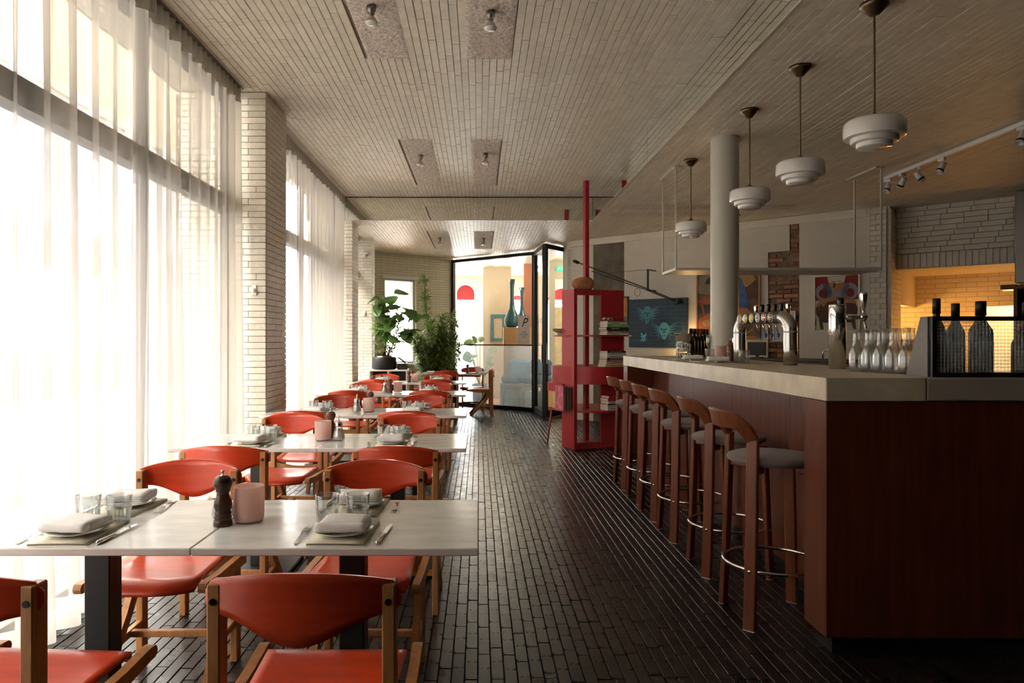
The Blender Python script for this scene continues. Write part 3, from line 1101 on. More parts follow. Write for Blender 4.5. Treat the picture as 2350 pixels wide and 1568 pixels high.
def make_chair(label):
    t = thing('dining_chair', label, 'chair', group='red dining chairs')
    for s in (-1, 1):
        x = s * 0.192
        lg = MB().box(x - 0.0145, x + 0.0145, -0.026, 0.026, 0.0, 0.786, 0.003).build('leg', M['wood'], t)
        for yy in (-0.027, 0.027):
            mm = Matrix.Translation((x, yy, 0.748)) @ Matrix.Rotation(PI / 2, 4, 'X')
            MB().lathe([(0.0078, -0.0015), (0.0078, 0.0015)], 12, M=mm).build('bolt', M['black'], lg)
        # bent front leg: drops from the seat beside the rear leg and sweeps forward
        cl = [(0.060, 0.405), (0.072, 0.345), (0.098, 0.292), (0.140, 0.240), (0.250, 0.125), (0.365, 0.0)]
        up, lo = [], []
        for i, (y, z) in enumerate(cl):
            a = Vector(cl[max(0, i - 1)])
            b = Vector(cl[min(len(cl) - 1, i + 1)])
            d = (b - a).normalized()
            n = Vector((-d.y, d.x))
            hw = [0.032, 0.028, 0.026, 0.024, 0.023, 0.020][i]
            if i == 0:
                n = Vector((1, 0))
            if i == len(cl) - 1:
                n = Vector((1, 0))
                hw = 0.028
            up.append((y + n.x * hw, z + n.y * hw))
            lo.append((y - n.x * hw, z - n.y * hw))
        MB().prism(up + lo[::-1], x - 0.013 - s * 0.002, x + 0.013 - s * 0.002, 'x').build('leg', M['wood'], t)
        # seat rail with rounded front end
        x = s * 0.207
        pl = [(-0.02, 0.395), (0.30, 0.412), (0.41, 0.428)] + [(0.43 + 0.018 * math.cos(a), 0.446 + 0.018 * math.sin(a)) for a in (-1.2, -0.6, 0, 0.6, 1.2)] + [(0.415, 0.464), (0.30, 0.452), (-0.02, 0.440)]
        sp = s * 0.010
        m = MB().prism(pl, x - 0.014 + sp, x + 0.014 + sp, 'x')
        m.build('seat_rail', M['wood'], t)
        MB().box(s * 0.19 - 0.012, s * 0.19 + 0.012, 0.026, 0.235, 0.145, 0.175, 0.003).build('stretcher', M['wood'], t)
    MB().box(-0.178, 0.178, 0.105, 0.130, 0.147, 0.173, 0.003).build('stretcher', M['wood'], t)
    # rear rail with a hollowed top edge
    pr = [(-0.178, 0.372), (0.178, 0.372)] + [(0.178 - 0.356 * i / 12, 0.442 - 0.030 * math.sin(PI * i / 12)) for i in range(13)]
    MB().prism([(b, a) for a, b in pr], -0.004, 0.022, 'y').build('seat_rail', M['wood'], t)

    # bent plywood back
    def back(u, v):
        sx = (u * 2 - 1)
        x = sx * 0.215
        y = -0.058 * (1 - sx * sx) ** 0.9 + 0.002
        top = 0.820 - 0.034 * abs(sx) ** 2.2
        c = min(1.0, abs(sx) / 0.84)
        bot = 0.662 + 0.029 * (1 - math.cos(PI * c))
        e = max(0.0, (abs(sx) - 0.93) / 0.07)
        k = 1 - math.sqrt(max(0.0, 1 - e * e))
        hgt = top - bot
        top -= k * hgt * 0.30
        bot += k * hgt * 0.30
        z = bot + (top - bot) * v
        nx = 2 * 0.058 * sx / 0.215
        return (x, y, z), (-nx, 1, 0)
    MB().sheet(back, 28, 6, 0.011).build('backrest', M['red_ply'], t)

    # moulded plywood seat
    def seat(u, v):
        y = 0.005 + 0.435 * v
        wd = 0.176 + 0.018 * v
        sx = u * 2 - 1
        rear_round = 0.0
        fr = max(0.0, (v - 0.86) / 0.14)
        wd *= 1 - 0.10 * fr * fr
        x = sx * wd
        y -= 0.035 * (abs(sx) ** 3) * fr
        z = 0.452 + 0.012 * v - 0.016 * (1 - sx * sx) * (1 - abs(v - 0.45) * 1.2) - 0.035 * fr * fr
        return (x, y, z), (0, 0.15 * fr, 1)
    MB().sheet(seat, 14, 14, 0.012).build('seat', M['red_ply'], t)
    return t


ORD = ['nearest', 'second', 'third', 'fourth', 'fifth']
TAB = [(0.0, 1.97), (-0.068, 3.80), (-0.098, 5.46), (-0.14, 7.55), (-0.17, 9.62)]
CH = [((-1.172, 1.57), (-0.39, 1.57), (-1.20, 2.92), (-0.43, 2.92)),
      ((-1.23, 3.41), (-0.40, 3.41), (-1.27, 4.82), (-0.466, 4.80)),
      ((-1.29, 5.10), (-0.52, 5.10), (-1.31, 6.52), (-0.515, 6.52)),
      ((-1.325, 7.18), (-0.50, 7.18), (-1.35, 8.52), (-0.52, 8.52)),
      ((-1.36, 9.25), (-0.55, 9.25), (-1.41, 10.62), (-0.62, 10.62))]
chair0 = None
for k in range(5):
    for j, (x, y) in enumerate(CH[k]):
        near = j < 2
        lab = 'red plywood chair on the %s side of the %s table, %s end' % ('near' if near else 'far', ORD[k], 'window' if j % 2 == 0 else 'aisle')
        rz = (0 if near else PI) + random.uniform(-0.03, 0.03)
        if k == 0 and j == 0:
            rz = -0.07
        if k == 0 and j == 1:
            rz = 0.0
        if chair0 is None:
            chair0 = make_chair(lab)
            chair0.location = (x, y, 0)
            chair0.rotation_euler = (0, 0, rz)
        else:
            copy_tree(chair0, (x, y, 0), rz, lab)
copy_tree(chair0, (0.215, 12.62, 0), PI / 2 + 0.06, 'red chair turned sideways at the aisle end of the farthest table')
copy_tree(chair0, (-1.22, 12.62, 0), -PI / 2 + 0.25, 'red chair turned sideways beside the bushy plant')
copy_tree(chair0, (-0.56, 11.95, 0), 0.05, 'red chair with its back to us at the farthest table')
copy_tree(chair0, (-0.12, 13.40, 0), PI, 'red chair behind the farthest table, against the glazing')


# ================================================================== TABLES
def make_table(x0, x1, y0, label):
    cx, cyy = (x0 + x1) / 2, y0 + 0.3
    t = thing('marble_table', label, 'table', (cx, cyy, 0), 0, 'marble topped tables')
    hw = (x1 - x0) / 2 - 0.001
    MB().box(-hw, hw, -0.3, 0.3, 0.718, 0.740, 0.003).build('tabletop', M['marble'], t)
    MB().box(-0.04, 0.04, -0.04, 0.04, 0.022, 0.705, 0.003).build('column', M['black_metal'], t)
    MB().box(-0.16, 0.16, -0.15, 0.15, 0.705, 0.718).build('top_plate', M['black_metal'], t)
    MB().box(-0.21, 0.21, -0.21, 0.21, 0.002, 0.022, 0.006).build('base', M['black_metal'], t)
    return t


ZT = 0.740
for k, (xr, yf) in enumerate(TAB):
    make_table(xr - 1.61, xr - 0.805, yf, 'white marble table with black column, %s row, window half' % ORD[k])
    make_table(xr - 0.805, xr, yf, 'white marble table with black column, %s row, aisle half' % ORD[k])

# farthest table by the glazing
t6 = thing('marble_table', 'farthest marble table beside the glazed wall', 'table', (-0.42, 12.6, 0), 0, 'marble topped tables')
MB().box(-0.6, 0.55, -0.33, 0.33, 0.718, 0.742, 0.003).build('tabletop', M['marble'], t6)
MB().box(-0.5, 0.45, -0.28, 0.28, 0.685, 0.717).build('apron', M['red_ply'], t6)
MB().box(-0.06, 0.06, -0.06, 0.06, 0.022, 0.685, 0.003).build('column', M['black_metal'], t6)
MB().box(-0.2, 0.2, -0.2, 0.2, 0.002, 0.022, 0.006).build('base', M['black_metal'], t6)


# ================================================================== TABLEWARE
def lathe_obj(name, prof, mt, seg=28, parent=None):
    return MB().lathe(prof, seg).build(name, mt, parent)


def tumbler_mesh():
    R0, R1, R2, H = 0.0315, 0.0345, 0.0385, 0.090
    o = [(0.0, 0.0), (R0, 0.0), (R0 + 0.0005, 0.003), (R1, 0.044), (R1 + 0.0035, 0.047), (R1 + 0.0035, 0.050), (R1 + 0.001, 0.053), (R2, H - 0.002), (R2 - 0.001, H),
         (R2 - 0.003, H - 0.001), (R1 - 0.0018, 0.052), (R0 - 0.003, 0.012), (0.0, 0.011)]
    return MB().lathe(o, 32, cap=False)


def make_tumbler():
    t = tumbler_mesh().build('tumbler', M['glass'])
    m = MB()
    for k in range(18):
        a = 2 * PI * k / 18
        m.tube([(0.0318 * math.cos(a), 0.0318 * math.sin(a), 0.004), (0.0344 * math.cos(a), 0.0344 * math.sin(a), 0.043)], 0.0016, 5)
    m.build('fluting', M['glass'], t)
    return t


def make_plate():
    return MB().lathe([(0.0, 0.003), (0.045, 0.003), (0.048, 0.0), (0.052, 0.003), (0.070, 0.008), (0.087, 0.013), (0.088, 0.0145), (0.070, 0.0105), (0.052, 0.006), (0.0, 0.006)], 36, cap=False).build('side_plate', M['china'])


def make_card():
    t = MB()

    def fn(u, v):
        x, y = (u - 0.5) * 0.165, (v - 0.5) * 0.25
        return (x, y, 0.006 + 0.002 * math.sin(u * 3)), (0, 0, 1)
    t.sheet(fn, 4, 4, 0.0022)
    t.box(-0.0825, 0.0825, -0.125, 0.125, 0.0, 0.0022)
    t.box(-0.0825, -0.0805, -0.125, 0.125, 0.0022, 0.006)
    return t.build('menu_card', M['card'])


def make_napkin(seed):
    rnd = random.Random(seed)
    m = MB()
    n = 4
    for k in range(n):
        w_, d_ = 0.072 - 0.002 * k, 0.058 - 0.001 * k
        z0 = 0.0075 * k + 0.004
        ph = rnd.uniform(0, 6)

        def fn(u, v, w_=w_, d_=d_, z0=z0, ph=ph, k=k):
            x, y = (u * 2 - 1) * w_, (v * 2 - 1) * d_
            ex = max(abs(u * 2 - 1), abs(v * 2 - 1))
            z = z0 + 0.0015 * math.sin(u * 6 + ph) + 0.0012 * math.sin(v * 5 + ph * 2)
            if k == n - 1:
                z += 0.002 - 0.006 * max(0, ex - 0.8) / 0.2
            return (x + 0.004 * math.sin(v * 3 + ph), y, z), (0, 0, 1)
        m.sheet(fn, 10, 8, 0.0068 if k < n - 1 else 0.006)
    # rolled fold along the front edge
    m.tube([(-0.072 + 0.0144 * i, -0.058, 0.0155 + 0.001 * math.sin(i)) for i in range(11)], 0.0145, 10)
    return m.build('napkin', M['cloth'])


def make_fork():
    t = MB()
    # handle with flared end, neck, four tines
    hp = [(-0.004, 0.0), (-0.0065, 0.012), (-0.0055, 0.03), (-0.003, 0.075), (-0.0025, 0.12), (0.0025, 0.12), (0.003, 0.075), (0.0055, 0.03), (0.0065, 0.012), (0.004, 0.0)]

    def bend(y):
        return 0.003 + 0.010 * math.exp(-((y - 0.105) / 0.03) ** 2) - 0.002 * max(0, (y - 0.15) / 0.05)
    rows = [(0.0, 0.004), (0.01, 0.0065), (0.03, 0.0055), (0.075, 0.003), (0.105, 0.0026), (0.12, 0.003), (0.132, 0.0095), (0.15, 0.0115)]
    vs, fs = [], []
    for (y, hw) in rows:
        z = bend(y)
        vs += [(-hw, y, z + 0.001), (hw, y, z + 0.001), (hw, y, z - 0.001), (-hw, y, z - 0.001)]
    for i in range(len(rows) - 1):
        a = i * 4
        for q in range(4):
            fs.append((a + q, a + (q + 1) % 4, a + 4 + (q + 1) % 4, a + 4 + q))
    fs += [(3, 2, 1, 0), tuple(len(vs) - 4 + q for q in range(4))]
    t.add(vs, fs, False)
    for k in range(4):
        x = -0.0099 + 0.0066 * k
        t.tube([(x, 0.149, bend(0.149)), (x, 0.175, bend(0.175) - 0.001), (x, 0.198, bend(0.198) + 0.003)], [0.0017, 0.0015, 0.0009], 6)
    return t.build('fork', M['chrome'])


def make_knife():
    k = MB()
    k.tube([(0, 0.0, 0.006), (0, 0.004, 0.006), (0, 0.02, 0.006), (0, 0.085, 0.006), (0, 0.098, 0.006)], [0.003, 0.0065, 0.0068, 0.0050, 0.0042], 10)
    o = k.build('knife', M['chrome'])
    bl = [(-0.004, 0.098), (-0.0055, 0.11), (-0.0085, 0.13), (-0.0085, 0.18), (-0.004, 0.208), (0.003, 0.214), (0.0055, 0.19), (0.0055, 0.11), (0.004, 0.098)]
    MB().prism(bl, 0.0045, 0.0065, 'z').build('blade', M['chrome'], o)
    return o


def make_mill(mt):
    t = MB().lathe([(0.0, 0.0), (0.028, 0.0), (0.029, 0.004), (0.028, 0.016), (0.0245, 0.019), (0.026, 0.023), (0.0265, 0.029), (0.0235, 0.033), (0.0255, 0.037), (0.0255, 0.042),
                    (0.0225, 0.046), (0.027, 0.058), (0.0278, 0.068), (0.026, 0.078), (0.0195, 0.093), (0.0183, 0.101), (0.0205, 0.107), (0.0225, 0.110), (0.0215, 0.113), (0.024, 0.117),
                    (0.0285, 0.128), (0.0285, 0.138), (0.025, 0.149), (0.016, 0.156), (0.008, 0.157)], 28).build('pepper_mill', mt)
    MB().lathe([(0.009, 0.1565), (0.009, 0.158), (0.0035, 0.159), (0.003, 0.166), (0.0068, 0.170), (0.0068, 0.173), (0.0, 0.1745)], 16).build('knob', M['steel'], t)
    return t


def make_candle_glass():
    t = MB().lathe([(0.0, 0.006), (0.044, 0.006), (0.0465, 0.012), (0.0478, 0.03), (0.0478, 0.112), (0.0468, 0.115), (0.0448, 0.113), (0.0440, 0.03), (0.040, 0.016), (0.0, 0.014)], 40, cap=False).build('candle_glass', M['pink'])
    MB().lathe([(0.0, 0.0), (0.043, 0.0), (0.045, 0.003), (0.044, 0.0062), (0.0, 0.0062)], 32, cap=False).build('glass_foot', M['glass'], t)
    return t


def make_shaker(tube):
    t = MB().lathe([(0.0, 0.0), (0.026, 0.0), (0.0345, 0.006), (0.0365, 0.018), (0.0335, 0.034), (0.0255, 0.062), (0.0205, 0.080), (0.0205, 0.090),
                    (0.0185, 0.090), (0.0185, 0.080), (0.0235, 0.062), (0.0315, 0.034), (0.0335, 0.018), (0.031, 0.008), (0.0, 0.006)], 28, cap=False).build('sugar_shaker', M['glass'])
    MB().lathe([(0.0, 0.0065), (0.030, 0.009), (0.0325, 0.018), (0.0305, 0.034), (0.0245, 0.055), (0.0, 0.058)], 24, cap=False).build('sugar', M['sugar'], t)
    MB().lathe([(0.0225, 0.086), (0.0225, 0.104), (0.020, 0.108), (0.006, 0.113), (0.0, 0.113)], 24, cap=True).build('screw_lid', M['chrome'], t)
    if tube:
        MB().tube([(0, 0, 0.110), (0, 0, 0.140), (-0.003, 0, 0.146)], 0.0042, 10).build('pouring_tube', M['chrome'], t)
    return t


PROTO = {'tumbler': make_tumbler(), 'plate': make_plate(), 'card': make_card(), 'napkin': make_napkin(1), 'napkin2': make_napkin(5), 'fork': make_fork(), 'knife': make_knife(),
         'mill': make_mill(M['mill']), 'mill_red': make_mill(M['mill_red']), 'candle': make_candle_glass(), 'shaker': make_shaker(True)}
CATS = {'tumbler': 'glass', 'plate': 'plate', 'card': 'menu', 'napkin': 'napkin', 'napkin2': 'napkin', 'fork': 'fork', 'knife': 'knife', 'mill': 'pepper mill', 'mill_red': 'pepper mill', 'candle': 'candle holder', 'shaker': 'shaker'}
GRPS = {'tumbler': 'water glasses on the tables', 'plate': 'side plates', 'card': 'folded menus', 'napkin': 'folded napkins', 'napkin2': 'folded napkins', 'fork': 'forks', 'knife': 'knives',
        'mill': 'pepper mills', 'mill_red': 'pepper mills', 'candle': 'pink candle glasses', 'shaker': 'sugar shakers'}
USED = set()


def put(kind, loc, rz, label):
    src = PROTO[kind]
    if kind not in USED:
        USED.add(kind)
        src.location = loc
        src.rotation_euler = (0, 0, rz)
        tag(src, label, CATS[kind], GRPS[kind])
        return src
    o = copy_tree(src, loc, rz, label, GRPS[kind])
    o['category'] = CATS[kind]
    return o


rt = random.Random(4)
for k, (xr, yf) in enumerate(TAB):
    row = ORD[k] + ' row'
    for h, cx in (('window', xr - 1.61 + 0.4025), ('aisle', xr - 0.4025)):
        gx = (-0.035, 0.065) if h == 'window' else (-0.085, 0.012)
        for q, side in enumerate(('left', 'right')):
            put('tumbler', (cx + gx[q] + rt.uniform(-.006, .006), yf + 0.29 + rt.uniform(-.012, .012), ZT), rt.uniform(0, 6), '%s water glass of the pair on the %s table half, %s' % (side, h, row))
        for side in ('near', 'far'):
            sgn = 1 if side == 'near' else -1
            base = PI if side == 'far' else 0.0
            yc = yf + (0.145 if side == 'near' else 0.47)
            dx = rt.uniform(-0.015, 0.015) + (-0.01 if h == 'aisle' else 0.0)
            w_ = '%s setting, %s half, %s' % (side, h, row)
            x = cx + dx
            put('card', (x, yc, ZT), base + rt.uniform(-.05, .05), 'cream folded menu under the plate, ' + w_)
            zp = ZT + 0.0085
            put('plate', (x - sgn * 0.0, yc - sgn * 0.018, zp), 0, 'small white plate at the ' + w_)
            put('napkin' if rt.random() < 0.6 else 'napkin2', (x, yc - sgn * 0.012, zp + 0.0145), base + rt.uniform(-.22, .12), 'folded white napkin on the plate, ' + w_)
            put('fork', (x - sgn * 0.120, yc - sgn * 0.11, ZT), base + rt.uniform(-.06, .14), 'steel fork beside the menu, ' + w_)
            put('knife', (x + sgn * 0.112, yc - sgn * 0.115, ZT), base + rt.uniform(-.10, .03), 'steel knife beside the menu, ' + w_)

COND = [(('mill', -0.803, 2.215), ('candle', -0.738, 2.265), ('shaker', -0.835, 2.305)),
        (('mill_red', -0.885, 4.22), ('candle', -0.905, 4.10), ('shaker', -0.812, 4.09)),
        (('mill_red', -0.90, 5.86), ('candle', -0.895, 5.74), ('shaker', -0.985, 5.70)),
        (('mill_red', -0.985, 7.83), ('candle', -0.905, 7.90), ('shaker', -1.045, 7.88)),
        (('mill_red', -0.975, 9.86), ('candle', -0.905, 9.93), ('shaker', -0.960, 10.02))]
for k, items in enumerate(COND):
    for kind, x, y in items:
        nm = {'mill': 'dark turned wood pepper mill', 'mill_red': 'brown turned wood pepper mill', 'candle': 'pink frosted candle glass', 'shaker': 'glass sugar shaker with steel lid'}[kind]
        put(kind, (x, y, ZT), rt.uniform(0, 6), '%s in the middle of the %s table' % (nm, ORD[k]))
# farthest table
put('mill_red', (-0.20, 12.5, 0.742), 0, 'brown turned wood pepper mill on the farthest table by the glazing')
put('candle', (-0.02, 12.65, 0.742), 0, 'pink frosted candle glass on the farthest table by the glazing')
put('tumbler', (0.02, 12.5, 0.742), 0, 'water glass on the farthest table by the glazing')
put('plate', (-0.12, 12.45, 0.742), 0, 'small white plate near the pepper mill on the farthest table')
put('plate', (-0.85, 12.5, 0.742), 0, 'small white plate at the window end of the farthest table')
put('napkin', (-0.85, 12.5, 0.7495), 0, 'folded white napkin at the window end of the farthest table')
put('napkin2', (0.07, 12.38, 0.742), 0.3, 'folded white napkin at the aisle end of the farthest table')

# ================================================================== BAR
BX, BY, BRZ = 1.44, 2.93, -0.008


def BP(x, y, z=0.0):
    return (BX + x * math.cos(BRZ) - y * math.sin(BRZ), BY + x * math.sin(BRZ) + y * math.cos(BRZ), z)


def bevel_mod(o, w_=0.006, seg=2):
    b = o.modifiers.new('bevel', 'BEVEL')
    b.width = w_
    b.segments = seg
    b.limit_method = 'ANGLE'
    return o


bar = thing('bar_counter', 'mahogany bar body with recessed front and dark end panel', 'bar', (BX, BY, 0), BRZ)
MB().box(0.0, 2.6, 0.0, 0.20, 0.085, 1.068, 0.003).build('end_wing', M['bar_wood'], bar)
MB().box(0.0, 0.66, 4.07, 4.27, 0.085, 1.068, 0.003).build('end_wing', M['bar_wood'], bar)
ys = [0.2, 0.955, 1.86, 2.76, 3.66, 4.07]
for a, b_ in zip(ys[:-1], ys[1:]):
    MB().box(0.262, 0.29, a + 0.0015, b_ - 0.0015, 0.085, 1.068, 0.0015).build('front_panel', M['bar_wood'], bar)
MB().box(0.29, 0.44, 0.2, 4.07, 0.085, 1.066).build('carcass', M['black'], bar)
MB().box(0.05, 2.55, 0.05, 0.2, 0.0, 0.085).box(0.31, 0.44, 0.2, 4.22, 0.0, 0.085).build('plinth', M['black'], bar)
MB().box(-0.004, 2.6, -0.004, 0.0, 1.066, 1.070).build('edge_strip', M['steel'], bar)

ctp = thing('concrete_counter', 'thick cast concrete bar top with rounded edges', 'counter', (BX, BY, 0), BRZ)
poly = [(0, 0), (0.417, 0), (0.417, 0.205), (0.72, 0.205), (0.72, 2.76), (0.47, 2.76), (0.47, 3.10), (0.72, 3.10), (0.72, 4.29), (0, 4.29)]
bevel_mod(MB().prism(poly, 1.070, 1.165, 'z').build('slab', M['concrete'], ctp), 0.007, 3)
stp = thing('steel_counter', 'brushed steel counter end under the reeded glass screen', 'counter', (BX, BY, 0), BRZ)
bevel_mod(MB().box(0.42, 2.6, 0.001, 0.20, 1.070, 1.164).box(0.725, 2.6, 0.20, 0.6, 1.070, 1.164).build('steel_top', mat('dull brushed steel', (0.58, 0.50, 0.42), 0.5, metal=0.3, vary=0.1, scale=5), stp), 0.004, 2)
# lower work counter on the bartender's side
wk = thing('work_counter', 'low steel work counter behind the bar', 'counter', (BX, BY, 0), BRZ)
MB().box(0.74, 1.3, 0.62, 4.2, 0.86, 0.90).build('worktop', M['steel_dark'], wk)
MB().box(0.76, 1.28, 0.64, 4.18, 0.0, 0.86).build('cabinet', M['black'], wk)


# ---- bar stools
def make_stool(label):
    t = thing('bar_stool', label, 'stool', group='bar stools')
    legs = {}
    for i, az in enumerate((225, 135, -45, 45)):
        a = math.radians(az)
        n = Vector((math.cos(a), math.sin(a), 0))
        tg = Vector((-math.sin(a), math.cos(a), 0))
        back = az in (225, 135)
        pts = [(0.247, 0.0), (0.232, 0.25), (0.222, 0.5), (0.212, 0.70 if not back else 0.80)] + ([(0.210, 0.865)] if back else [(0.205, 0.735)])
        vs, fs = [], []
        for r, z in pts:
            c = n * r + Vector((0, 0, z))
            w_, th = 0.0275, 0.0135
            vs += [c - tg * w_ - n * th, c + tg * w_ - n * th, c + tg * w_ + n * th, c - tg * w_ + n * th]
        for q in range(len(pts) - 1):
            for k in range(4):
                fs.append((q * 4 + k, q * 4 + (k + 1) % 4, q * 4 + 4 + (k + 1) % 4, q * 4 + 4 + k))
        fs += [(3, 2, 1, 0), tuple(len(vs) - 4 + q for q in range(4))]
        lg = MB().add(vs, fs).build('leg', M['stool_wood'], t)
        bevel_mod(lg, 0.006, 2)
        p = n * 0.249 + Vector((0, 0, 0.267))
        mm = Matrix.Translation(p) @ Matrix.Rotation(a, 4, 'Z') @ Matrix.Rotation(PI / 2, 4, 'Y')
        MB().lathe([(0.009, -0.006), (0.009, 0.001), (0.007, 0.003), (0.0, 0.003)], 14, M=mm).build('bolt', M['steel'], lg)
        c = n * 0.247
        mm = Matrix.Rotation(a, 4, 'Z')
        MB().box(0.247 - 0.0125, 0.247 + 0.0125, -0.026, 0.026, -0.001, 0.006, 0, mm).build('glide', M['white'], lg)
        # bracket carrying the seat
        MB().box(0.12, 0.205, -0.018, 0.018, 0.700, 0.734, 0.006, mm).build('seat_bracket', M['stool_wood'], lg)
    # bent crest rail: grows out of the two back legs
    N = 28
    P = []
    for i in range(N + 1):
        s_ = -1 + 2 * i / N
        ang = s_ * PI / 2
        y = 0.1485 * math.copysign(abs(math.sin(ang)) ** 0.8, s_)
        b = math.cos(ang)
        x = -0.1485 - 0.118 * b ** 0.85
        z = 0.862 + 0.092 * (1 - abs(s_) ** 5)
        P.append(Vector((x, y, z)))
    vs, fs = [], []
    for i, p in enumerate(P):
        a_, b_ = P[max(0, i - 1)], P[min(N, i + 1)]
        tg = (b_ - a_).normalized()
        out = Vector((p.x + 0.03, p.y, 0)).normalized()
        out = (out - tg * out.dot(tg)).normalized()
        wd = tg.cross(out).normalized()
        s_ = abs(-1 + 2 * i / N)
        hw = 0.0285 + 0.013 * (1 - s_ ** 3)
        th = 0.0125
        lean = 0.010 * (1 - s_ ** 2)
        up = wd if wd.z > 0 else -wd
        for (u, v) in ((-1, -1), (1, -1), (1, 1), (-1, 1)):
            vs.append(p + wd * (u * hw) + out * (v * th) + out * (lean * (1 if (wd * u).z > 0 else -1)))
    for q in range(N):
        for k in range(4):
            fs.append((q * 4 + k, q * 4 + (k + 1) % 4, q * 4 + 4 + (k + 1) % 4, q * 4 + 4 + k))
    fs += [(3, 2, 1, 0), tuple(len(vs) - 4 + q for q in range(4))]
    cr = weld(MB().add(vs, fs, True).build('crest_rail', M['stool_wood'], t))
    smooth_angle(cr, 0.7)
    bevel_mod(cr, 0.005, 2)
    MB().lathe([(0.0, 0.734), (0.15, 0.734), (0.185, 0.738), (0.203, 0.750), (0.207, 0.760), (0.200, 0.772), (0.180, 0.780), (0.10, 0.784), (0.0, 0.785)], 40, cap=False).build('seat', M['fabric'], t)
    MB().tube([(0.222 * math.cos(a), 0.222 * math.sin(a), 0.267) for a in [2 * PI * i / 40 for i in range(40)]], 0.0088, 10, closed=True).build('foot_ring', M['chrome'], t)
    return t


SP = [(1.405, 3.385), (1.447, 4.093), (1.442, 4.778), (1.444, 5.324), (1.457, 5.854), (1.447, 6.393)]
SL = ['reddish wooden bar stool right beside the dark bar end', 'second bar stool counted from the dark bar end', 'third bar stool counted from the dark bar end',
      'fourth bar stool counted from the dark bar end', 'fifth bar stool from the dark bar end, next to last', 'farthest bar stool, beside the red bookshelf']
st0 = None
for (x, y), lab in zip(SP, SL):
    if st0 is None:
        st0 = make_stool(lab)
        st0.location = (x, y, 0)
    else:
        copy_tree(st0, (x, y, 0), random.uniform(-0.05, 0.05), lab)


# ---- pendant lamps
def make_pendant(label):
    t = thing('pendant_lamp', label, 'pendant lamp', group='stepped opal pendant lamps')
    MB().lathe([(0.0, 0.0), (0.066, 0.0), (0.066, -0.018), (0.056, -0.022), (0.052, -0.032), (0.042, -0.036), (0.038, -0.045), (0.028, -0.049), (0.024, -0.058), (0.010, -0.062), (0.0, -0.062)], 32, cap=False).build('ceiling_canopy', M['bronze'], t)
    MB().lathe([(0.0055, -0.06), (0.0055, -0.555)], 12).build('rod', M['bronze'], t)
    MB().lathe([(0.007, -0.545), (0.012, -0.553), (0.022, -0.556), (0.030, -0.565), (0.045, -0.570), (0.060, -0.580)], 28, cap=False).build('fitter', M['bronze'], t)
    s_ = MB().lathe([(0.05, -0.577), (0.105, -0.579), (0.130, -0.585), (0.1405, -0.600), (0.1415, -0.655), (0.138, -0.668), (0.128, -0.671), (0.110, -0.671), (0.108, -0.675),
                     (0.1085, -0.688), (0.105, -0.695), (0.097, -0.696), (0.0825, -0.696), (0.081, -0.700), (0.081, -0.714), (0.077, -0.719), (0.0, -0.720)], 48, cap=False).build('shade', M['opal'], t)
    smooth_angle(s_, 1.0)
    return t


PL = [3.517, 4.327, 5.136, 6.559]
PLn = ['largest looking white stepped pendant lamp, first of the row over the bar', 'second white stepped pendant lamp of the row over the bar', 'third white pendant lamp, right of the round column', 'farthest white pendant lamp, left of the round column']
pd0 = None
for y, lab in zip(PL, PLn):
    if pd0 is None:
        pd0 = make_pendant(lab)
        pd0.location = (1.97, y, HL)
    else:
        copy_tree(pd0, (1.97, y, HL), 0, lab)

# ---- round column
col = MB().lathe([(0.113, 0.0), (0.113, HL - 0.012)], 48).build('round_column', M['white_metal'])
col.location = (2.042, 5.866, 0)
tag(col, 'round cream column rising behind the bar', 'column')
tag_c = MB().lathe([(0.118, HL - 0.012), (0.118, HL)], 48).build('collar', M['white_metal'], col)

# ---- hanging shelf rack
rk = thing('hanging_rack', 'cream metal shelf hung from the ceiling above the bar', 'shelf', (1.90, 6.82, 0))
WR, DR = 2.0, 0.497
MB().box(0, WR, 0, DR, 2.0, 2.026, 0.002).build('shelf', M['white_metal'], rk)
for (x, y) in ((0.008, 0.008), (0.008, DR - 0.008), (WR - 0.008, 0.008), (WR - 0.008, DR - 0.008)):
    MB().box(x - 0.008, x + 0.008, y - 0.008, y + 0.008, 2.026, HL - 0.016).build('post', M['white_metal'], rk)
for x in (0.0, WR - 0.06):
    MB().box(x - 0.02, x + 0.06, -0.03, DR + 0.03, HL - 0.016, HL - 0.001).build('ceiling_plate', M['white_metal'], rk)

# ---- track lights
tr = MB().box(-0.018, 0.018, 0, 2.9, HL - 0.034, HL - 0.001).build('light_track', M['white'], None, (4.17, 4.35, 0))
tag(tr, 'white ceiling light track over the far side of the bar', 'light track')


def make_spot(label):
    t = thing('track_spotlight', label, 'spotlight', group='white track spotlights')
    MB().box(-0.014, 0.014, -0.035, 0.035, -0.03, 0.0, 0.003).build('adapter', M['white'], t)
    MB().lathe([(0.007, -0.075), (0.007, -0.03)], 10).build('stem', M['white'], t)
    mm = Matrix.Translation((0, 0, -0.085)) @ Matrix.Rotation(0.55, 4, 'Y')
    MB().lathe([(0.0, 0.045), (0.024, 0.045), (0.026, 0.02), (0.030, -0.06), (0.026, -0.06), (0.022, -0.02), (0.0, -0.02)], 20, cap=False, M=mm).build('lamp_head', M['white'], t)
    MB().lathe([(0.0305, -0.028), (0.0312, -0.028), (0.0312, -0.045), (0.0305, -0.045)], 20, cap=False, M=mm).build('ring', M['black'], t)
    return t


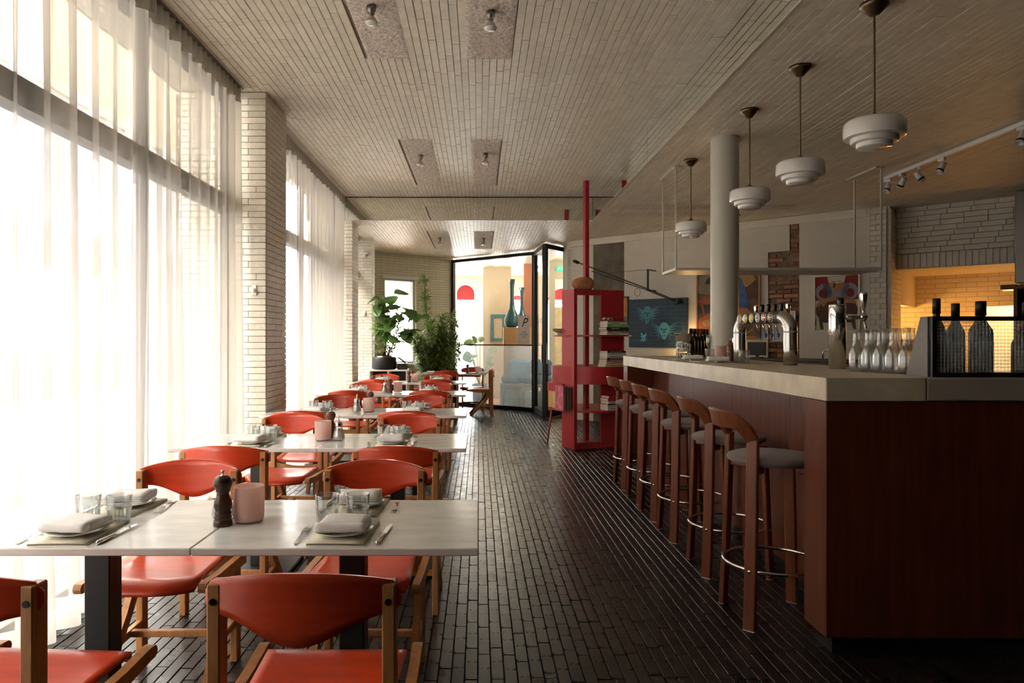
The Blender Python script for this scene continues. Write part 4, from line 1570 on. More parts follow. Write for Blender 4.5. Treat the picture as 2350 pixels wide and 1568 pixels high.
sp0 = None
for y, rz, lab in ((7.20, 0.6, 'white track spotlight farthest from the camera, by the hanging rack'), (6.95, -1.2, 'second track spotlight from the hanging rack'),
                   (6.69, 2.6, 'third track spotlight from the hanging rack'), (6.36, 0.2, 'fourth track spotlight, tilted outward'), (5.42, 0.4, 'track spotlight nearest the camera at the right picture edge')):
    if sp0 is None:
        sp0 = make_spot(lab)
        sp0.location = (4.17, y, HL - 0.034)
        sp0.rotation_euler = (0, 0, rz)
    else:
        copy_tree(sp0, (4.17, y, HL - 0.034), rz, lab)

# ================================================================== ON THE BAR
ZB = 1.165
# ---- beer tap arch
A0, A1 = Vector((1.816, 4.915, ZB)), Vector((1.961, 4.444, ZB))
ax = (A1 - A0)
Lt = Vector((ax.x, ax.y, 0)).length
tapa = thing('beer_tap_arch', 'steel arch with six oval badges and beer taps on the bar', 'beer tap', A0, math.atan2(ax.y, ax.x))
hT, rT, rb = 0.305, 0.041, 0.085
path = [(0, 0, 0.0), (0, 0, 0.10), (0, 0, hT - rb)]
for i in range(1, 9):
    a = PI / 2 * i / 8
    path.append((rb - rb * math.cos(a), 0, hT - rb + rb * math.sin(a)))
p2 = [(Lt - x, y, z) for (x, y, z) in path]
MB().tube(path, rT, 24).build('column', M['steel'], tapa)
MB().tube(p2, rT, 24).build('column', M['steel'], tapa)
MB().tube([(rb, 0, hT), (Lt - rb, 0, hT)], rT * 0.97, 24).build('crossbar', M['steel_dark'], tapa)
for x in (0, Lt):
    MB().lathe([(rT, 0.205), (rT + 0.004, 0.207), (rT + 0.004, 0.214), (rT, 0.216)], 24, cap=False, c=(x, 0, 0)).build('collar_ring', M['chrome'], tapa)
bcols = [((0.80, 0.62, 0.30), (0.30, 0.22, 0.12)), ((0.85, 0.62, 0.10), (0.9, 0.88, 0.8)), ((0.85, 0.70, 0.25), (0.75, 0.55, 0.1)), ((0.85, 0.84, 0.80), (0.15, 0.18, 0.25)), ((0.45, 0.03, 0.03), (0.85, 0.8, 0.7)), ((0.08, 0.03, 0.015), (0.75, 0.5, 0.15))]
M['badge_rim'] = mat('badge rim', (0.80, 0.76, 0.66), 0.25, metal=0.6)
for i in range(6):
    x = 0.055 + i * 0.062
    mm = Matrix.Translation((x, -rT - 0.003, hT)) @ Matrix.Rotation(PI / 2, 4, 'X')
    bd = MB().lathe([(0.0, -0.002), (0.021, -0.002), (0.022, 0.0), (0.021, 0.003), (0.0, 0.003)], 24, cap=False).build('badge', M['badge_rim'], tapa)
    for v in bd.data.vertices:
        c = v.co.copy()
        v.co = mm @ Vector((c.x, c.y * 1.55, c.z))
    c1, c2_ = bcols[i]
    b2 = MB().lathe([(0.0, 0.0032), (0.018, 0.0032), (0.018, 0.0042), (0.0, 0.0042)], 24, cap=False).build('badge_print', mat('badge ink', c1, 0.3), bd)
    for v in b2.data.vertices:
        c = v.co.copy()
        v.co = mm @ Vector((c.x, c.y * 1.6, c.z))
    b3 = MB().box(-0.013, 0.013, -0.006, 0.006, 0.0042, 0.0050).box(-0.006, 0.006, 0.011, 0.021, 0.0042, 0.0050).box(-0.007, 0.007, -0.018, -0.012, 0.0042, 0.0050).build('badge_mark', mat('badge mark', c2_, 0.3), bd)
    for v in b3.data.vertices:
        v.co = mm @ v.co
M['tap_blue'] = mat('blue tap nozzle', (0.02, 0.12, 0.45), 0.4)
for i in range(6):
    x = 0.055 + i * 0.062
    hm = M['chrome'] if i in (0, 5) else M['black']
    fa = MB().tube([(x, rT - 0.005, hT - 0.01), (x, rT + 0.045, hT - 0.01)], 0.011, 12).lathe([(0.0, -0.02), (0.014, -0.014), (0.017, 0.0), (0.014, 0.014), (0.0, 0.02)], 16, c=(x, rT + 0.05, hT - 0.005)).build('faucet', M['chrome'], tapa)
    MB().lathe([(0.006, 0.0), (0.007, 0.016), (0.011, 0.022), (0.0155, 0.075), (0.0145, 0.084), (0.008, 0.089), (0.0, 0.089)], 16, c=(x, rT + 0.052, hT + 0.008)).build('tap_handle', hm, fa)
    MB().tube([(x, rT + 0.052, hT - 0.02), (x + 0.004, rT + 0.075, hT - 0.105)], 0.005, 10).build('spout', M['chrome'], fa)
    MB().lathe([(0.005, 0.012), (0.0095, 0.008), (0.0095, -0.002), (0.006, -0.014), (0.003, -0.02)], 10, c=(x + 0.004, rT + 0.077, hT - 0.112)).build('nozzle', M['tap_blue'], fa)

# ---- single steel tap tower
tw = thing('tap_tower', 'polished steel tap tower with a ball tap beside the carafes', 'beer tap', (1.961, 3.863, ZB))
MB().lathe([(0.0, 0.0), (0.043, 0.0), (0.043, 0.338), (0.0415, 0.341), (0.0415, 0.345), (0.043, 0.347), (0.042, 0.352), (0.0, 0.352)], 40, cap=False).build('tower', M['chrome'], tw)
f1 = MB().tube([(0.035, -0.01, 0.285), (0.115, -0.012, 0.285)], [0.016, 0.013], 16).lathe([(0.0, -0.024), (0.014, -0.02), (0.024, 0.0), (0.014, 0.02), (0.0, 0.024)], 20, c=(0.135, -0.012, 0.285)).build('faucet', M['chrome'], tw)
MB().lathe([(0.007, 0.0), (0.008, 0.02), (0.012, 0.028), (0.019, 0.085), (0.020, 0.105), (0.017, 0.111), (0.0, 0.112)], 18, c=(0.137, -0.012, 0.308)).build('tap_handle', M['chrome'], f1)
MB().tube([(0.140, -0.012, 0.268), (0.158, -0.014, 0.185)], 0.0065, 12).build('spout', M['steel'], f1)
f2 = MB().tube([(0.03, 0.03, 0.285), (0.06, 0.075, 0.285)], 0.013, 14).build('faucet', M['steel_dark'], tw)
MB().lathe([(0.007, 0.0), (0.010, 0.02), (0.018, 0.08), (0.017, 0.092), (0.0, 0.094)], 18, c=(0.055, 0.07, 0.298)).build('tap_handle', M['black'], f2)


# ---- glass carafes
def make_carafe(label):
    pr = [(0.0, 0.0), (0.031, 0.0), (0.0345, 0.004), (0.0355, 0.02), (0.0355, 0.082), (0.033, 0.098), (0.024, 0.125), (0.0165, 0.152), (0.0150, 0.185), (0.0155, 0.204), (0.0175, 0.206), (0.0180, 0.212), (0.0165, 0.214),
          (0.0140, 0.212), (0.0130, 0.185), (0.0145, 0.152), (0.022, 0.125), (0.031, 0.098), (0.0335, 0.082), (0.0335, 0.02), (0.031, 0.008), (0.0, 0.007)]
    o = MB().lathe(pr, 28, cap=False).build('carafe', M['glass'])
    return tag(o, label, 'carafe', 'clear glass carafes by the screen')


cf0 = None
cpos = [(1.905, 3.56), (1.925, 3.485), (1.940, 3.408), (1.955, 3.33), (1.970, 3.25), (1.985, 3.56), (2.004, 3.48), (2.02, 3.40), (2.035, 3.322), (2.05, 3.245)]
cl_ = ['first', 'second', 'third', 'fourth', 'fifth']
for i, (x, y) in enumerate(cpos):
    lab = 'clear glass carafe, %s from the tap tower in the %s row' % (cl_[i % 5], 'front' if i < 5 else 'back')
    if cf0 is None:
        cf0 = make_carafe(lab)
        cf0.location = (x, y, ZB)
    else:
        copy_tree(cf0, (x, y, ZB), 0, lab)

# ---- reeded glass screen with bottles behind
sc = thing('glass_screen', 'black framed reeded glass screen on the steel counter', 'screen', (1.92, 3.0, ZB))
Wd, Hs = 0.95, 0.258
fr = 0.019
MB().box(0, Wd, -0.012, 0.012, 0, fr).build('frame_bar', M['black_metal'], sc)
MB().box(0, Wd, -0.012, 0.012, Hs - fr, Hs).build('frame_bar', M['black_metal'], sc)
MB().box(0, fr, -0.012, 0.012, fr, Hs - fr).build('frame_bar', M['black_metal'], sc)
MB().box(Wd - fr, Wd, -0.012, 0.012, fr, Hs - fr).build('frame_bar', M['black_metal'], sc)
MB().box(fr, Wd - fr, -0.003, 0.003, fr, Hs - fr).build('reeded_pane', M['pane'], sc)
rb_ = MB()
nx_, nz_ = 61, 15
for i in range(nx_):
    x = fr + (Wd - 2 * fr) * (i + 0.5) / nx_
    rb_.tube([(x, -0.005, fr), (x, -0.005, Hs - fr)], 0.0042, 6, caps=False)
for i in range(nz_):
    z = fr + (Hs - 2 * fr) * (i + 0.5) / nz_
    rb_.tube([(fr, 0.005, z), (Wd - fr, 0.005, z)], 0.0042, 6, caps=False)
rb_.build('reeding', M['glass'], sc, kind='stuff')
M['grey_lam'] = mat('grey laminate', (0.22, 0.20, 0.19), 0.6, vary=0.1, scale=60)
MB().prism([(0.012, 0), (0.165, 0), (0.06, Hs), (0.012, Hs)], -0.006, 0.006, 'x').build('side_bracket', M['grey_lam'], sc)


def bottle(name, label, x, y, z, h, r, glass, cap, lab_col=None, capc=None, scale=1.0):
    o = MB().lathe([(0.0, 0.0), (r * 0.9, 0.0), (r, 0.006), (r, h * 0.56), (r * 0.92, h * 0.62), (r * 0.5, h * 0.72), (r * 0.38, h * 0.78), (r * 0.36, h * 0.93), (r * 0.42, h * 0.935), (r * 0.42, h * 0.96), (0.0, h * 0.962)], 24, cap=False).build(name, glass)
    o.location = (x, y, z)
    MB().lathe([(r * 0.43, h * 0.80), (r * 0.45, h * 0.80), (r * 0.45, h * 0.995), (r * 0.40, h), (0.0, h)], 18, cap=False).build('cap', cap, o)
    if lab_col:
        m = MB()
        vs, fs = [], []
        for k in range(13):
            a = PI + 0.35 + (PI - 0.7) * k / 12
            for zz in (h * 0.12, h * 0.46):
                vs.append(((r + 0.0006) * math.cos(a), (r + 0.0006) * math.sin(a), zz))
        for k in range(12):
            fs.append((2 * k, 2 * k + 2, 2 * k + 3, 2 * k + 1))
        m.add(vs, fs, True).build('label', lab_col, o)
    return tag(o, label, 'bottle', 'bottles')


M['green_glass'] = mat('dark green glass', (0.010, 0.022, 0.012), 0.08, coat=0.3)
M['brown_glass'] = mat('dark brown glass', (0.03, 0.012, 0.006), 0.08, coat=0.3)
M['clear_spirit'] = mat('clear spirit', (0.55, 0.60, 0.58), 0.05, trans=0.7)
M['cap_black'] = mat('black cap', (0.012, 0.012, 0.012), 0.4)
M['cap_red'] = mat('red foil cap', (0.35, 0.02, 0.02), 0.35)
M['cap_wine'] = mat('wine foil cap', (0.10, 0.03, 0.03), 0.35)
M['lab_white'] = mat('paper label', (0.70, 0.66, 0.58), 0.7, vary=0.3, scale=60, stretch=(1, 1, 3))
M['lab_orange'] = mat('orange label', (0.60, 0.25, 0.08), 0.7)
M['lab_grey'] = mat('grey green label', (0.25, 0.28, 0.24), 0.7)
bottle('spirit_bottle', 'dark bottle with tall black cap at the left of the glass screen', 2.055, 3.17, 1.164, 0.345, 0.036, M['brown_glass'], M['cap_black'])
bottle('spirit_bottle', 'dark bottle with black and red cap behind the glass screen', 2.16, 3.20, 1.164, 0.325, 0.038, M['green_glass'], M['cap_black'], M['lab_white'])
bottle('spirit_bottle', 'broad dark green bottle in the middle behind the glass screen', 2.275, 3.20, 1.164, 0.335, 0.048, M['green_glass'], M['cap_black'], M['lab_grey'])
bottle('spirit_bottle', 'short bottle with a white label behind the glass screen', 2.385, 3.11, 1.164, 0.24, 0.034, M['clear_spirit'], M['cap_red'], M['lab_white'])
bottle('spirit_bottle', 'clear bottle with orange label at the right picture edge', 2.485, 3.20, 1.164, 0.33, 0.042, M['clear_spirit'], M['cap_black'], M['lab_orange'])

# ---- wine bottles, jar, glasses, settings on the bar
caps = [M['cap_black'], M['cap_black'], M['cap_wine'], M['cap_red'], M['cap_black'], M['cap_wine']]
wl_ = ['wine bottle nearest the ribbed glass jar', 'second wine bottle from the ribbed glass jar', 'wine bottle with dark red foil in the row on the bar', 'wine bottle with bright red foil in the row on the bar',
       'fifth wine bottle in the row, black foil', 'last wine bottle in the row, nearest the round column']
for i in range(6):
    bottle('wine_bottle', wl_[i], 1.868 + 0.050 * i, 6.22 + 0.068 * i, ZB, 0.262, 0.035, M['green_glass'], caps[i])
jr = thing('strainer_jar', 'ribbed glass jar topped by a steel funnel bowl on the bar', 'jar', (1.773, 6.124, ZB))
jm = MB().lathe([(0.0, 0.0), (0.052, 0.0), (0.056, 0.005), (0.058, 0.135), (0.055, 0.140), (0.052, 0.135), (0.050, 0.01), (0.0, 0.008)], 32, cap=False)
jm.build('jar', M['glass'], jr)
M['ice'] = mat('frosted ribs', (0.72, 0.70, 0.66), 0.35)
rm = MB()
for k in range(16):
    a = 2 * PI * k / 16
    for zz in (0.018, 0.058, 0.098):
        rm.tube([(0.0565 * math.cos(a), 0.0565 * math.sin(a), zz), (0.0575 * math.cos(a), 0.0575 * math.sin(a), zz + 0.030)], 0.006, 6)
rm.build('ribs', M['ice'], jr)
MB().lathe([(0.050, 0.141), (0.058, 0.143), (0.076, 0.215), (0.078, 0.218), (0.073, 0.217), (0.052, 0.147), (0.0, 0.143)], 32, cap=False).build('funnel_bowl', M['steel'], jr)
MB().tube([(0.057 * math.cos(2 * PI * i / 24), 0.057 * math.sin(2 * PI * i / 24), 0.142) for i in range(24)], 0.003, 6, closed=True).build('bead_ring', M['chrome'], jr)


def wine_glass(label, x, y):
    pr = [(0.0, 0.0), (0.032, 0.0), (0.033, 0.002), (0.008, 0.008), (0.0038, 0.020), (0.0036, 0.080), (0.010, 0.090), (0.030, 0.115), (0.036, 0.140), (0.034, 0.170), (0.029, 0.200), (0.028, 0.200), (0.033, 0.170), (0.035, 0.140), (0.029, 0.116), (0.008, 0.093), (0.0, 0.091)]
    o = MB().lathe(pr, 28, cap=False).build('wine_glass', M['glass'])
    o.location = (x, y, ZB)
    return tag(o, label, 'wine glass', 'wine glasses on the bar')


wine_glass('tall wine glass beside the wine bottles on the bar', 1.925, 5.88)
wine_glass('tall wine glass in front of the left tap column', 1.86, 5.08)
put('candle', (1.895, 5.53, ZB), 0, 'pink frosted candle glass on the bar')
put('mill_red', (1.915, 5.36, ZB), 0, 'brown turned wood pepper mill on the bar')
put('tumbler', (1.80, 4.79, ZB), 0, 'water glass at the foot of the left tap column')
put('tumbler', (1.86, 5.68, ZB), 0, 'water glass between the wine glass and pink candle on the bar')
for nm, x, y in (('farther', 1.66, 5.62), ('nearer', 1.67, 5.06)):
    put('card', (x, y, ZB), PI / 2 + 0.1, 'cream folded menu on the bar, %s setting' % nm)
    put('napkin', (x + 0.04, y, ZB + 0.0085), -0.15, 'folded white napkin on the bar, %s setting' % nm)
    put('knife', (x - 0.03, y - 0.16, ZB), -PI / 2 + 0.2, 'steel knife on the bar, %s setting' % nm)

# ================================================================== RED BOOK TOWER
tow = thing('book_tower', 'oxblood red tower shelf with round shelves and a ceiling pole', 'bookshelf', (1.15, 8.53, 0), 0.4233)
MB().box(0, 0.045, 0, 0.284, 0, 1.947, 0.002).build('upright_board', M['tower'], tow)
MB().box(0.39, 0.725, 0, 0.042, 0, 1.947, 0.002).build('upright_board', M['tower'], tow)
MB().box(0.045, 0.39, 0.002, 0.044, 1.875, 1.945, 0.002).build('top_rail', M['tower'], tow)
MB().box(0.045, 0.39, 0.002, 0.32, 0.0, 0.078, 0.002).build('base', M['tower'], tow)
MB().box(0.272, 0.327, 0.17, 0.225, 0.078, HH - 0.001, 0.002).build('ceiling_pole', M['tower'], tow)
MB().lathe([(0.0, 1.372), (0.5, 1.372), (0.5, 1.390), (0.0, 1.390)], 64, c=(0.44, 0.30, 0), cap=False, smooth=False).build('round_shelf', M['tower'], tow)
smooth_angle(MB().lathe([(0.0, 0.79), (0.5, 0.79), (0.5, 1.003), (0.0, 1.003)], 64, c=(0.44, 0.30, 0), cap=False).build('drum', M['tower'], tow), 0.5)
MB().lathe([(0.0, 0.447), (0.5, 0.447), (0.5, 0.475), (0.0, 0.475)], 64, c=(0.44, 0.30, 0), cap=False, smooth=False).build('round_shelf', M['tower'], tow)
MB().box(-0.03, 0.10, 0.22, 0.60, 0.68, 0.79, 0.002).build('support_block', M['tower'], tow)
MB().tube([(-0.02, 0.50, 0.447), (-0.05, 0.56, 0.0)], [0.012, 0.009], 10).build('leg', M['tower'], tow)
TC, TS = math.cos(0.4233), math.sin(0.4233)


def TP(u, v, z):
    return (1.15 + u * TC - v * TS, 8.53 + u * TS + v * TC, z)


def book(label, u, v, z, L_, W_, th, col, rz=0.0, stand=False, title=None, pages=True):
    """lying: spine faces the room (local -y). standing: spine faces local -y, cover on local -x."""
    t = thing('book', label, 'book', TP(u, v, z), 0.4233 + rz, 'books on the red tower')
    cm = mat('book cover', col, 0.55)
    pg = M['card']
    if not stand:
        MB().box(-L_ / 2, L_ / 2, 0, W_, 0, 0.003).box(-L_ / 2, L_ / 2, 0, W_, th - 0.003, th).box(-L_ / 2, L_ / 2, 0, 0.003, 0.003, th - 0.003).build('cover', cm, t)
        MB().box(-L_ / 2 + 0.004, L_ / 2 - 0.004, 0.003, W_ - 0.004, 0.003, th - 0.003).build('pages', pg, t)
    else:
        MB().box(0, 0.003, 0, W_, 0, L_).box(th - 0.003, th, 0, W_, 0, L_).box(0.003, th - 0.003, 0, 0.003, 0, L_).build('cover', cm, t)
        MB().box(0.003, th - 0.003, 0.003, W_ - 0.004, 0.003, L_ - 0.004).build('pages', pg, t)
    return t


def text_mesh(name, body, size, mt, parent, M4, extrude=0.0004, shear=0.0, align='CENTER'):
    cu = D.curves.new(name, 'FONT')
    cu.body = body
    cu.size = size
    cu.extrude = extrude
    cu.shear = shear
    cu.align_x = align
    cu.align_y = 'CENTER'
    tmp = D.objects.new(name + '_tmp', cu)
    COL.objects.link(tmp)
    bpy.context.view_layer.update()
    me = D.meshes.new_from_object(tmp.evaluated_get(bpy.context.evaluated_depsgraph_get()))
    D.objects.remove(tmp)
    D.curves.remove(cu)
    me.name = name
    me.transform(M4)
    me.materials.append(mt)
    o = D.objects.new(name, me)
    COL.objects.link(o)
    o.parent = parent
    return o


M['ink'] = mat('black ink', (0.03, 0.03, 0.03), 0.6)
M['ink_white'] = mat('white ink', (0.75, 0.73, 0.68), 0.6)
stk_top = [(0.022, (0.72, 0.70, 0.64), 'white paperback at the bottom of the upper stack'), (0.022, (0.42, 0.28, 0.16), 'tan book in the upper stack'), (0.018, (0.03, 0.06, 0.06), 'thin dark teal book in the upper stack'),
           (0.030, (0.07, 0.02, 0.045), 'dark purple book in the upper stack'), (0.036, (0.22, 0.50, 0.16), 'bright green book in the upper stack'), (0.022, (0.72, 0.70, 0.66), 'white book above the green one'),
           (0.018, (0.40, 0.30, 0.20), 'tan book on top of the upper stack')]
z = 1.390
for i, (th, c, lab) in enumerate(stk_top):
    L_ = 0.30 + random.uniform(-0.01, 0.02)
    b = book(lab, 0.505 + random.uniform(-0.01, 0.01), -0.195 + random.uniform(0, 0.012), z, L_, 0.17, th, c)
    if th > 0.02:
        im = M['ink'] if sum(c) > 1 else M['ink_white']
        MB().box(-0.09, 0.03, -0.0008, 0.0, th * 0.4, th * 0.62).build('spine_print', im, b)
    z += th
z_sph = z
stk_mid = [(0.032, (0.66, 0.54, 0.30), 'cream book at the bottom of the middle stack'), (0.032, (0.64, 0.50, 0.26), 'second cream book in the middle stack'), (0.024, (0.45, 0.09, 0.03), 'orange red book in the middle stack'),
           (0.022, (0.02, 0.05, 0.16), 'navy book in the middle stack'), (0.030, (0.70, 0.69, 0.66), 'white book above the navy one'), (0.028, (0.72, 0.71, 0.68), 'upper white book in the middle stack'), (0.024, (0.015, 0.025, 0.03), 'black book on top of the middle stack')]
z = 1.003
for i, (th, c, lab) in enumerate(stk_mid):
    b = book(lab, 0.485 + random.uniform(-0.008, 0.012), -0.195 + random.uniform(0, 0.012), z, 0.315 - 0.008 * i, 0.17, th, c)
    im = M['ink'] if sum(c) > 1 else M['ink_white']
    MB().box(-0.10, 0.08, -0.0008, 0.0, th * 0.4, th * 0.58).build('spine_print', im, b)
    z += th
stk_low = [(0.044, (0.74, 0.72, 0.68), 'thick white book at the bottom of the lowest stack'), (0.022, (0.60, 0.54, 0.42), 'cream book in the lowest stack'), (0.016, (0.05, 0.05, 0.045), 'thin dark book in the lowest stack'),
           (0.030, (0.62, 0.62, 0.58), 'pale grey book in the lowest stack'), (0.034, (0.42, 0.02, 0.03), 'red book in the lowest stack'), (0.030, (0.45, 0.025, 0.035), 'red book on top of the lowest stack')]
z = 0.475
for i, (th, c, lab) in enumerate(stk_low):
    b = book(lab, 0.50 + random.uniform(-0.01, 0.012), -0.19, z, 0.30 - 0.01 * i, 0.17, th, c)
    if i == 0:
        text_mesh('spine_title', 'THE WAY WE', 0.026, M['ink'], b, Matrix.Translation((-0.03, -0.001, th / 2)) @ Matrix.Rotation(PI / 2, 4, 'X'))
    z += th
pb = book('upright book with a pink patterned cover on the lowest round shelf', -0.135, 0.03, 0.475, 0.295, 0.19, 0.022, (0.60, 0.12, 0.16), stand=True)
M['pink_print'] = mat('pink cover print', (0.75, 0.30, 0.35), 0.6, vary=0.7, scale=18, col2=(0.45, 0.03, 0.06))
MB().box(-0.0008, 0.0, 0.01, 0.18, 0.01, 0.285).build('cover_print', M['pink_print'], pb)
for i, c in enumerate(((0.11, 0.095, 0.08), (0.14, 0.12, 0.09), (0.10, 0.10, 0.05))):
    book('upright %s book beside the pink one' % ('grey brown', 'taupe', 'dark olive')[i], -0.112 + 0.033 * i, 0.03, 0.475, 0.285 - 0.004 * i, 0.18, 0.031, c, stand=True)


# terracotta head lying on top
def blob(name, mt, fn, nu=40, nv=24):
    vs, fs = [], []
    for j in range(nv + 1):
        ph = PI * j / nv
        for i in range(nu):
            th = 2 * PI * i / nu
            d = Vector((math.sin(ph) * math.cos(th), math.sin(ph) * math.sin(th), math.cos(ph)))
            vs.append(fn(d))
    for j in range(nv):
        for i in range(nu):
            a, b_ = j * nu + i, j * nu + (i + 1) % nu
            fs.append((a, a + nu, b_ + nu, b_))
    o = MB().add(vs, fs, True).build(name, mt)
    weld(o, 1e-6)
    for p in o.data.polygons:
        p.use_smooth = True
    return o


def head_fn(d):
    # lying head: crown to the right (+x), neck tapering to the left, face towards the room (-y) and up
    r = Vector(((0.092 if d.x > 0 else 0.115) * d.x, 0.088 * d.y, 0.088 * d.z))

    def g(v, s):
        v = Vector(v).normalized()
        return math.exp(-(1 - d.dot(v)) / s)
    p = Vector(r)
    if d.x < -0.2:
        k = (-d.x - 0.2) / 0.8
        p.x -= 0.075 * k
        p.y *= 1 + 0.25 * k
        p.z *= 1 + 0.10 * k
    p += d * (0.030 * g((-0.15, -0.75, 0.62), 0.02) + 0.018 * g((0.12, -0.80, 0.55), 0.03) + 0.014 * g((-0.42, -0.72, 0.5), 0.03) + 0.016 * g((-0.55, -0.6, 0.55), 0.04))
    p -= d * (0.016 * g((0.0, -0.95, 0.30), 0.02) + 0.016 * g((0.0, -0.50, 0.85), 0.02) + 0.010 * g((-0.33, -0.75, 0.55), 0.008))
    p.z = max(p.z, -0.07)
    return p


hd = blob('head_sculpture', M['terracotta'], head_fn)
hd.location = TP(0.22, 0.06, 1.947 + 0.069)
hd.rotation_euler = (0, 0, 0.10)
tag(hd, 'terracotta head lying on top of the red tower', 'sculpture')
M['stone'] = mat('grey stone', (0.34, 0.30, 0.27), 0.8, vary=0.25, scale=25, bump=0.3, bscale=40)


def bird_fn(d):
    p = Vector((0.085 * d.x, 0.036 * d.y, 0.030 * d.z))
    if d.x > 0.1:
        k = (d.x - 0.1) / 0.9
        p.z += 0.022 * k
        p.y *= 1 - 0.55 * k
        p.z *= 1 - 0.10 * k
        p.x += 0.025 * k
    if d.x < -0.3:
        k = (-d.x - 0.3) / 0.7
        p.z += 0.016 * k
        p.x -= 0.020 * k
    return p


bd = blob('bird_figure', M['stone'], bird_fn, 28, 16)
bd.location = (1.02, 8.83, 1.390 + 0.05)
bd.rotation_euler = (0, 0, 0.2)
tag(bd, 'small grey stone bird figure on the upper round shelf', 'figurine')
MB().box(-0.045, 0.035, -0.025, 0.025, -0.05, -0.026).build('plinth', M['card'], bd)
M['pewter'] = mat('pewter', (0.45, 0.42, 0.38), 0.35, metal=0.8)
for i, (dx, dy) in enumerate(((0.0, 0.0), (0.045, -0.02), (0.095, 0.0))):
    o = MB().lathe([(0.026 * math.sin(PI * k / 12), 0.026 - 0.026 * math.cos(PI * k / 12)) for k in range(13)], 20, cap=False).build('metal_ball', M['pewter'])
    o.location = TP(0.37 + dx, -0.10 + dy, z_sph)
    tag(o, '%s of three pewter balls on the upper book stack' % ('left', 'middle', 'right')[i], 'ornament', 'pewter balls')

# ================================================================== REAR WALL THINGS


def wall_thing(name, label, cat, t, z, group=None, off=0.0):
    return thing(name, label, cat, WP(t, off, z), RZW, group)


def frame_parts(parent, w_, h, fw, d, mt):
    MB().box(0, w_, -d, -0.001, 0, fw).build('frame_bar', mt, parent)
    MB().box(0, w_, -d, -0.001, h - fw, h).build('frame_bar', mt, parent)
    MB().box(0, fw, -d, -0.001, fw, h - fw).build('frame_bar', mt, parent)
    MB().box(w_ - fw, w_, -d, -0.001, fw, h - fw).build('frame_bar', mt, parent)


def paint(parent, name, mt, polys, w_, h, y):
    m = MB()
    for pl in polys:
        m.prism([(v * h, u * w_) for (u, v) in pl], y - 0.0007, y, 'y')
    return m.build(name, mt, parent)


def ell(cx, cy_, rx, ry, n=20, a0=0.0, a1=2 * PI):
    k = n if abs(a1 - a0) > 6.2 else n + 1
    return [(cx + rx * math.cos(a0 + (a1 - a0) * i / n), cy_ + ry * math.sin(a0 + (a1 - a0) * i / n)) for i in range(k)]


# blue picture: masks on a brick ground
p1 = wall_thing('painting', 'dark blue picture of two spiky masks on brickwork', 'painting', 0.369, 1.217)
w_, h = 0.965, 0.745
bm_ = brick_mat('blue painted bricks', (0.012, 0.040, 0.075), (0.05, 0.10, 0.13), 0.20, 0.062, gap=0.007)
MB().box(0, w_, -0.05, -0.002, 0, h).build('stretcher_frame', M['black'], p1)
MB().box(0.008, w_ - 0.008, -0.052, -0.05, 0.008, h - 0.008).build('canvas', bm_, p1)
lb1 = mat('mask blue', (0.06, 0.22, 0.30), 0.6)
lb2 = mat('mask pale blue', (0.10, 0.36, 0.45), 0.6)
lb3 = mat('mask dark blue', (0.015, 0.07, 0.11), 0.6)
for (cx, cy_, sx) in ((0.33, 0.70, 0.082), (0.62, 0.36, 0.088)):
    sp = []
    for side in (-1, 1):
        for k, (ang, ln) in enumerate(((0.55, 2.9), (0.25, 2.6), (-0.05, 2.4), (-0.40, 2.2), (-0.75, 2.0), (-1.1, 1.6))):
            bx, by = cx + side * sx * 0.9, cy_ + 0.05 - 0.035 * k
            tx, ty = cx + side * sx * ln * math.cos(ang) ** 0.3, cy_ + 0.04 + ang * 0.22
            sp.append([(bx, by + 0.022), (bx, by - 0.022), (tx, ty)])
    paint(p1, 'mask_spikes', lb1, sp[:6], w_, h, -0.0525)
    paint(p1, 'mask_spikes', lb1, sp[6:], w_, h, -0.0525)
    face = [(cx + sx * math.cos(a), cy_ + (0.155 if math.sin(a) > 0 else 0.20) * math.sin(a) * (1.0 if math.sin(a) > 0 else 1)) for a in [2 * PI * i / 24 for i in range(24)]]
    face = [(x if y > cy_ - 0.10 else cx + (x - cx) * 0.75, y) for x, y in face]
    paint(p1, 'mask_face', lb2 if cy_ < 0.5 else lb1, [face], w_, h, -0.0533)
    paint(p1, 'mask_features', lb3, [ell(cx - sx * 0.45, cy_ + 0.01, 0.02, 0.02, 8), ell(cx + sx * 0.4, cy_ + 0.01, 0.02, 0.02, 8), [(cx - 0.008, cy_ + 0.02), (cx + 0.008, cy_ + 0.02), (cx + 0.016, cy_ - 0.07), (cx - 0.016, cy_ - 0.07)],
                                  [(cx - 0.03, cy_ - 0.115), (cx + 0.03, cy_ - 0.115), (cx + 0.02, cy_ - 0.13), (cx - 0.02, cy_ - 0.13)]], w_, h, -0.0541)
glow = mat('neon blue stroke', (0.15, 0.62, 0.75), 0.5)
st = []
for (a, b_) in (((0.21, 0.13), (0.31, 0.29)), ((0.31, 0.13), (0.23, 0.30)), ((0.20, 0.22), (0.32, 0.25)), ((0.22, 0.30), (0.26, 0.12)), ((0.27, 0.12), (0.31, 0.30))):
    dx, dy = b_[0] - a[0], b_[1] - a[1]
    l_ = math.hypot(dx, dy)
    nx, ny = -dy / l_ * 0.006, dx / l_ * 0.006
    st.append([(a[0] + nx, a[1] + ny), (a[0] - nx, a[1] - ny), (b_[0] - nx, b_[1] - ny), (b_[0] + nx, b_[1] + ny)])
for i, q in enumerate(st):
    paint(p1, 'star_stroke', glow, [q], w_, h, -0.0525 - 0.0006 * i)
paint(p1, 'tear_drop', lb2, [[(0.31, 0.56), (0.32, 0.50), (0.31, 0.45), (0.30, 0.50)]], w_, h, -0.0525)

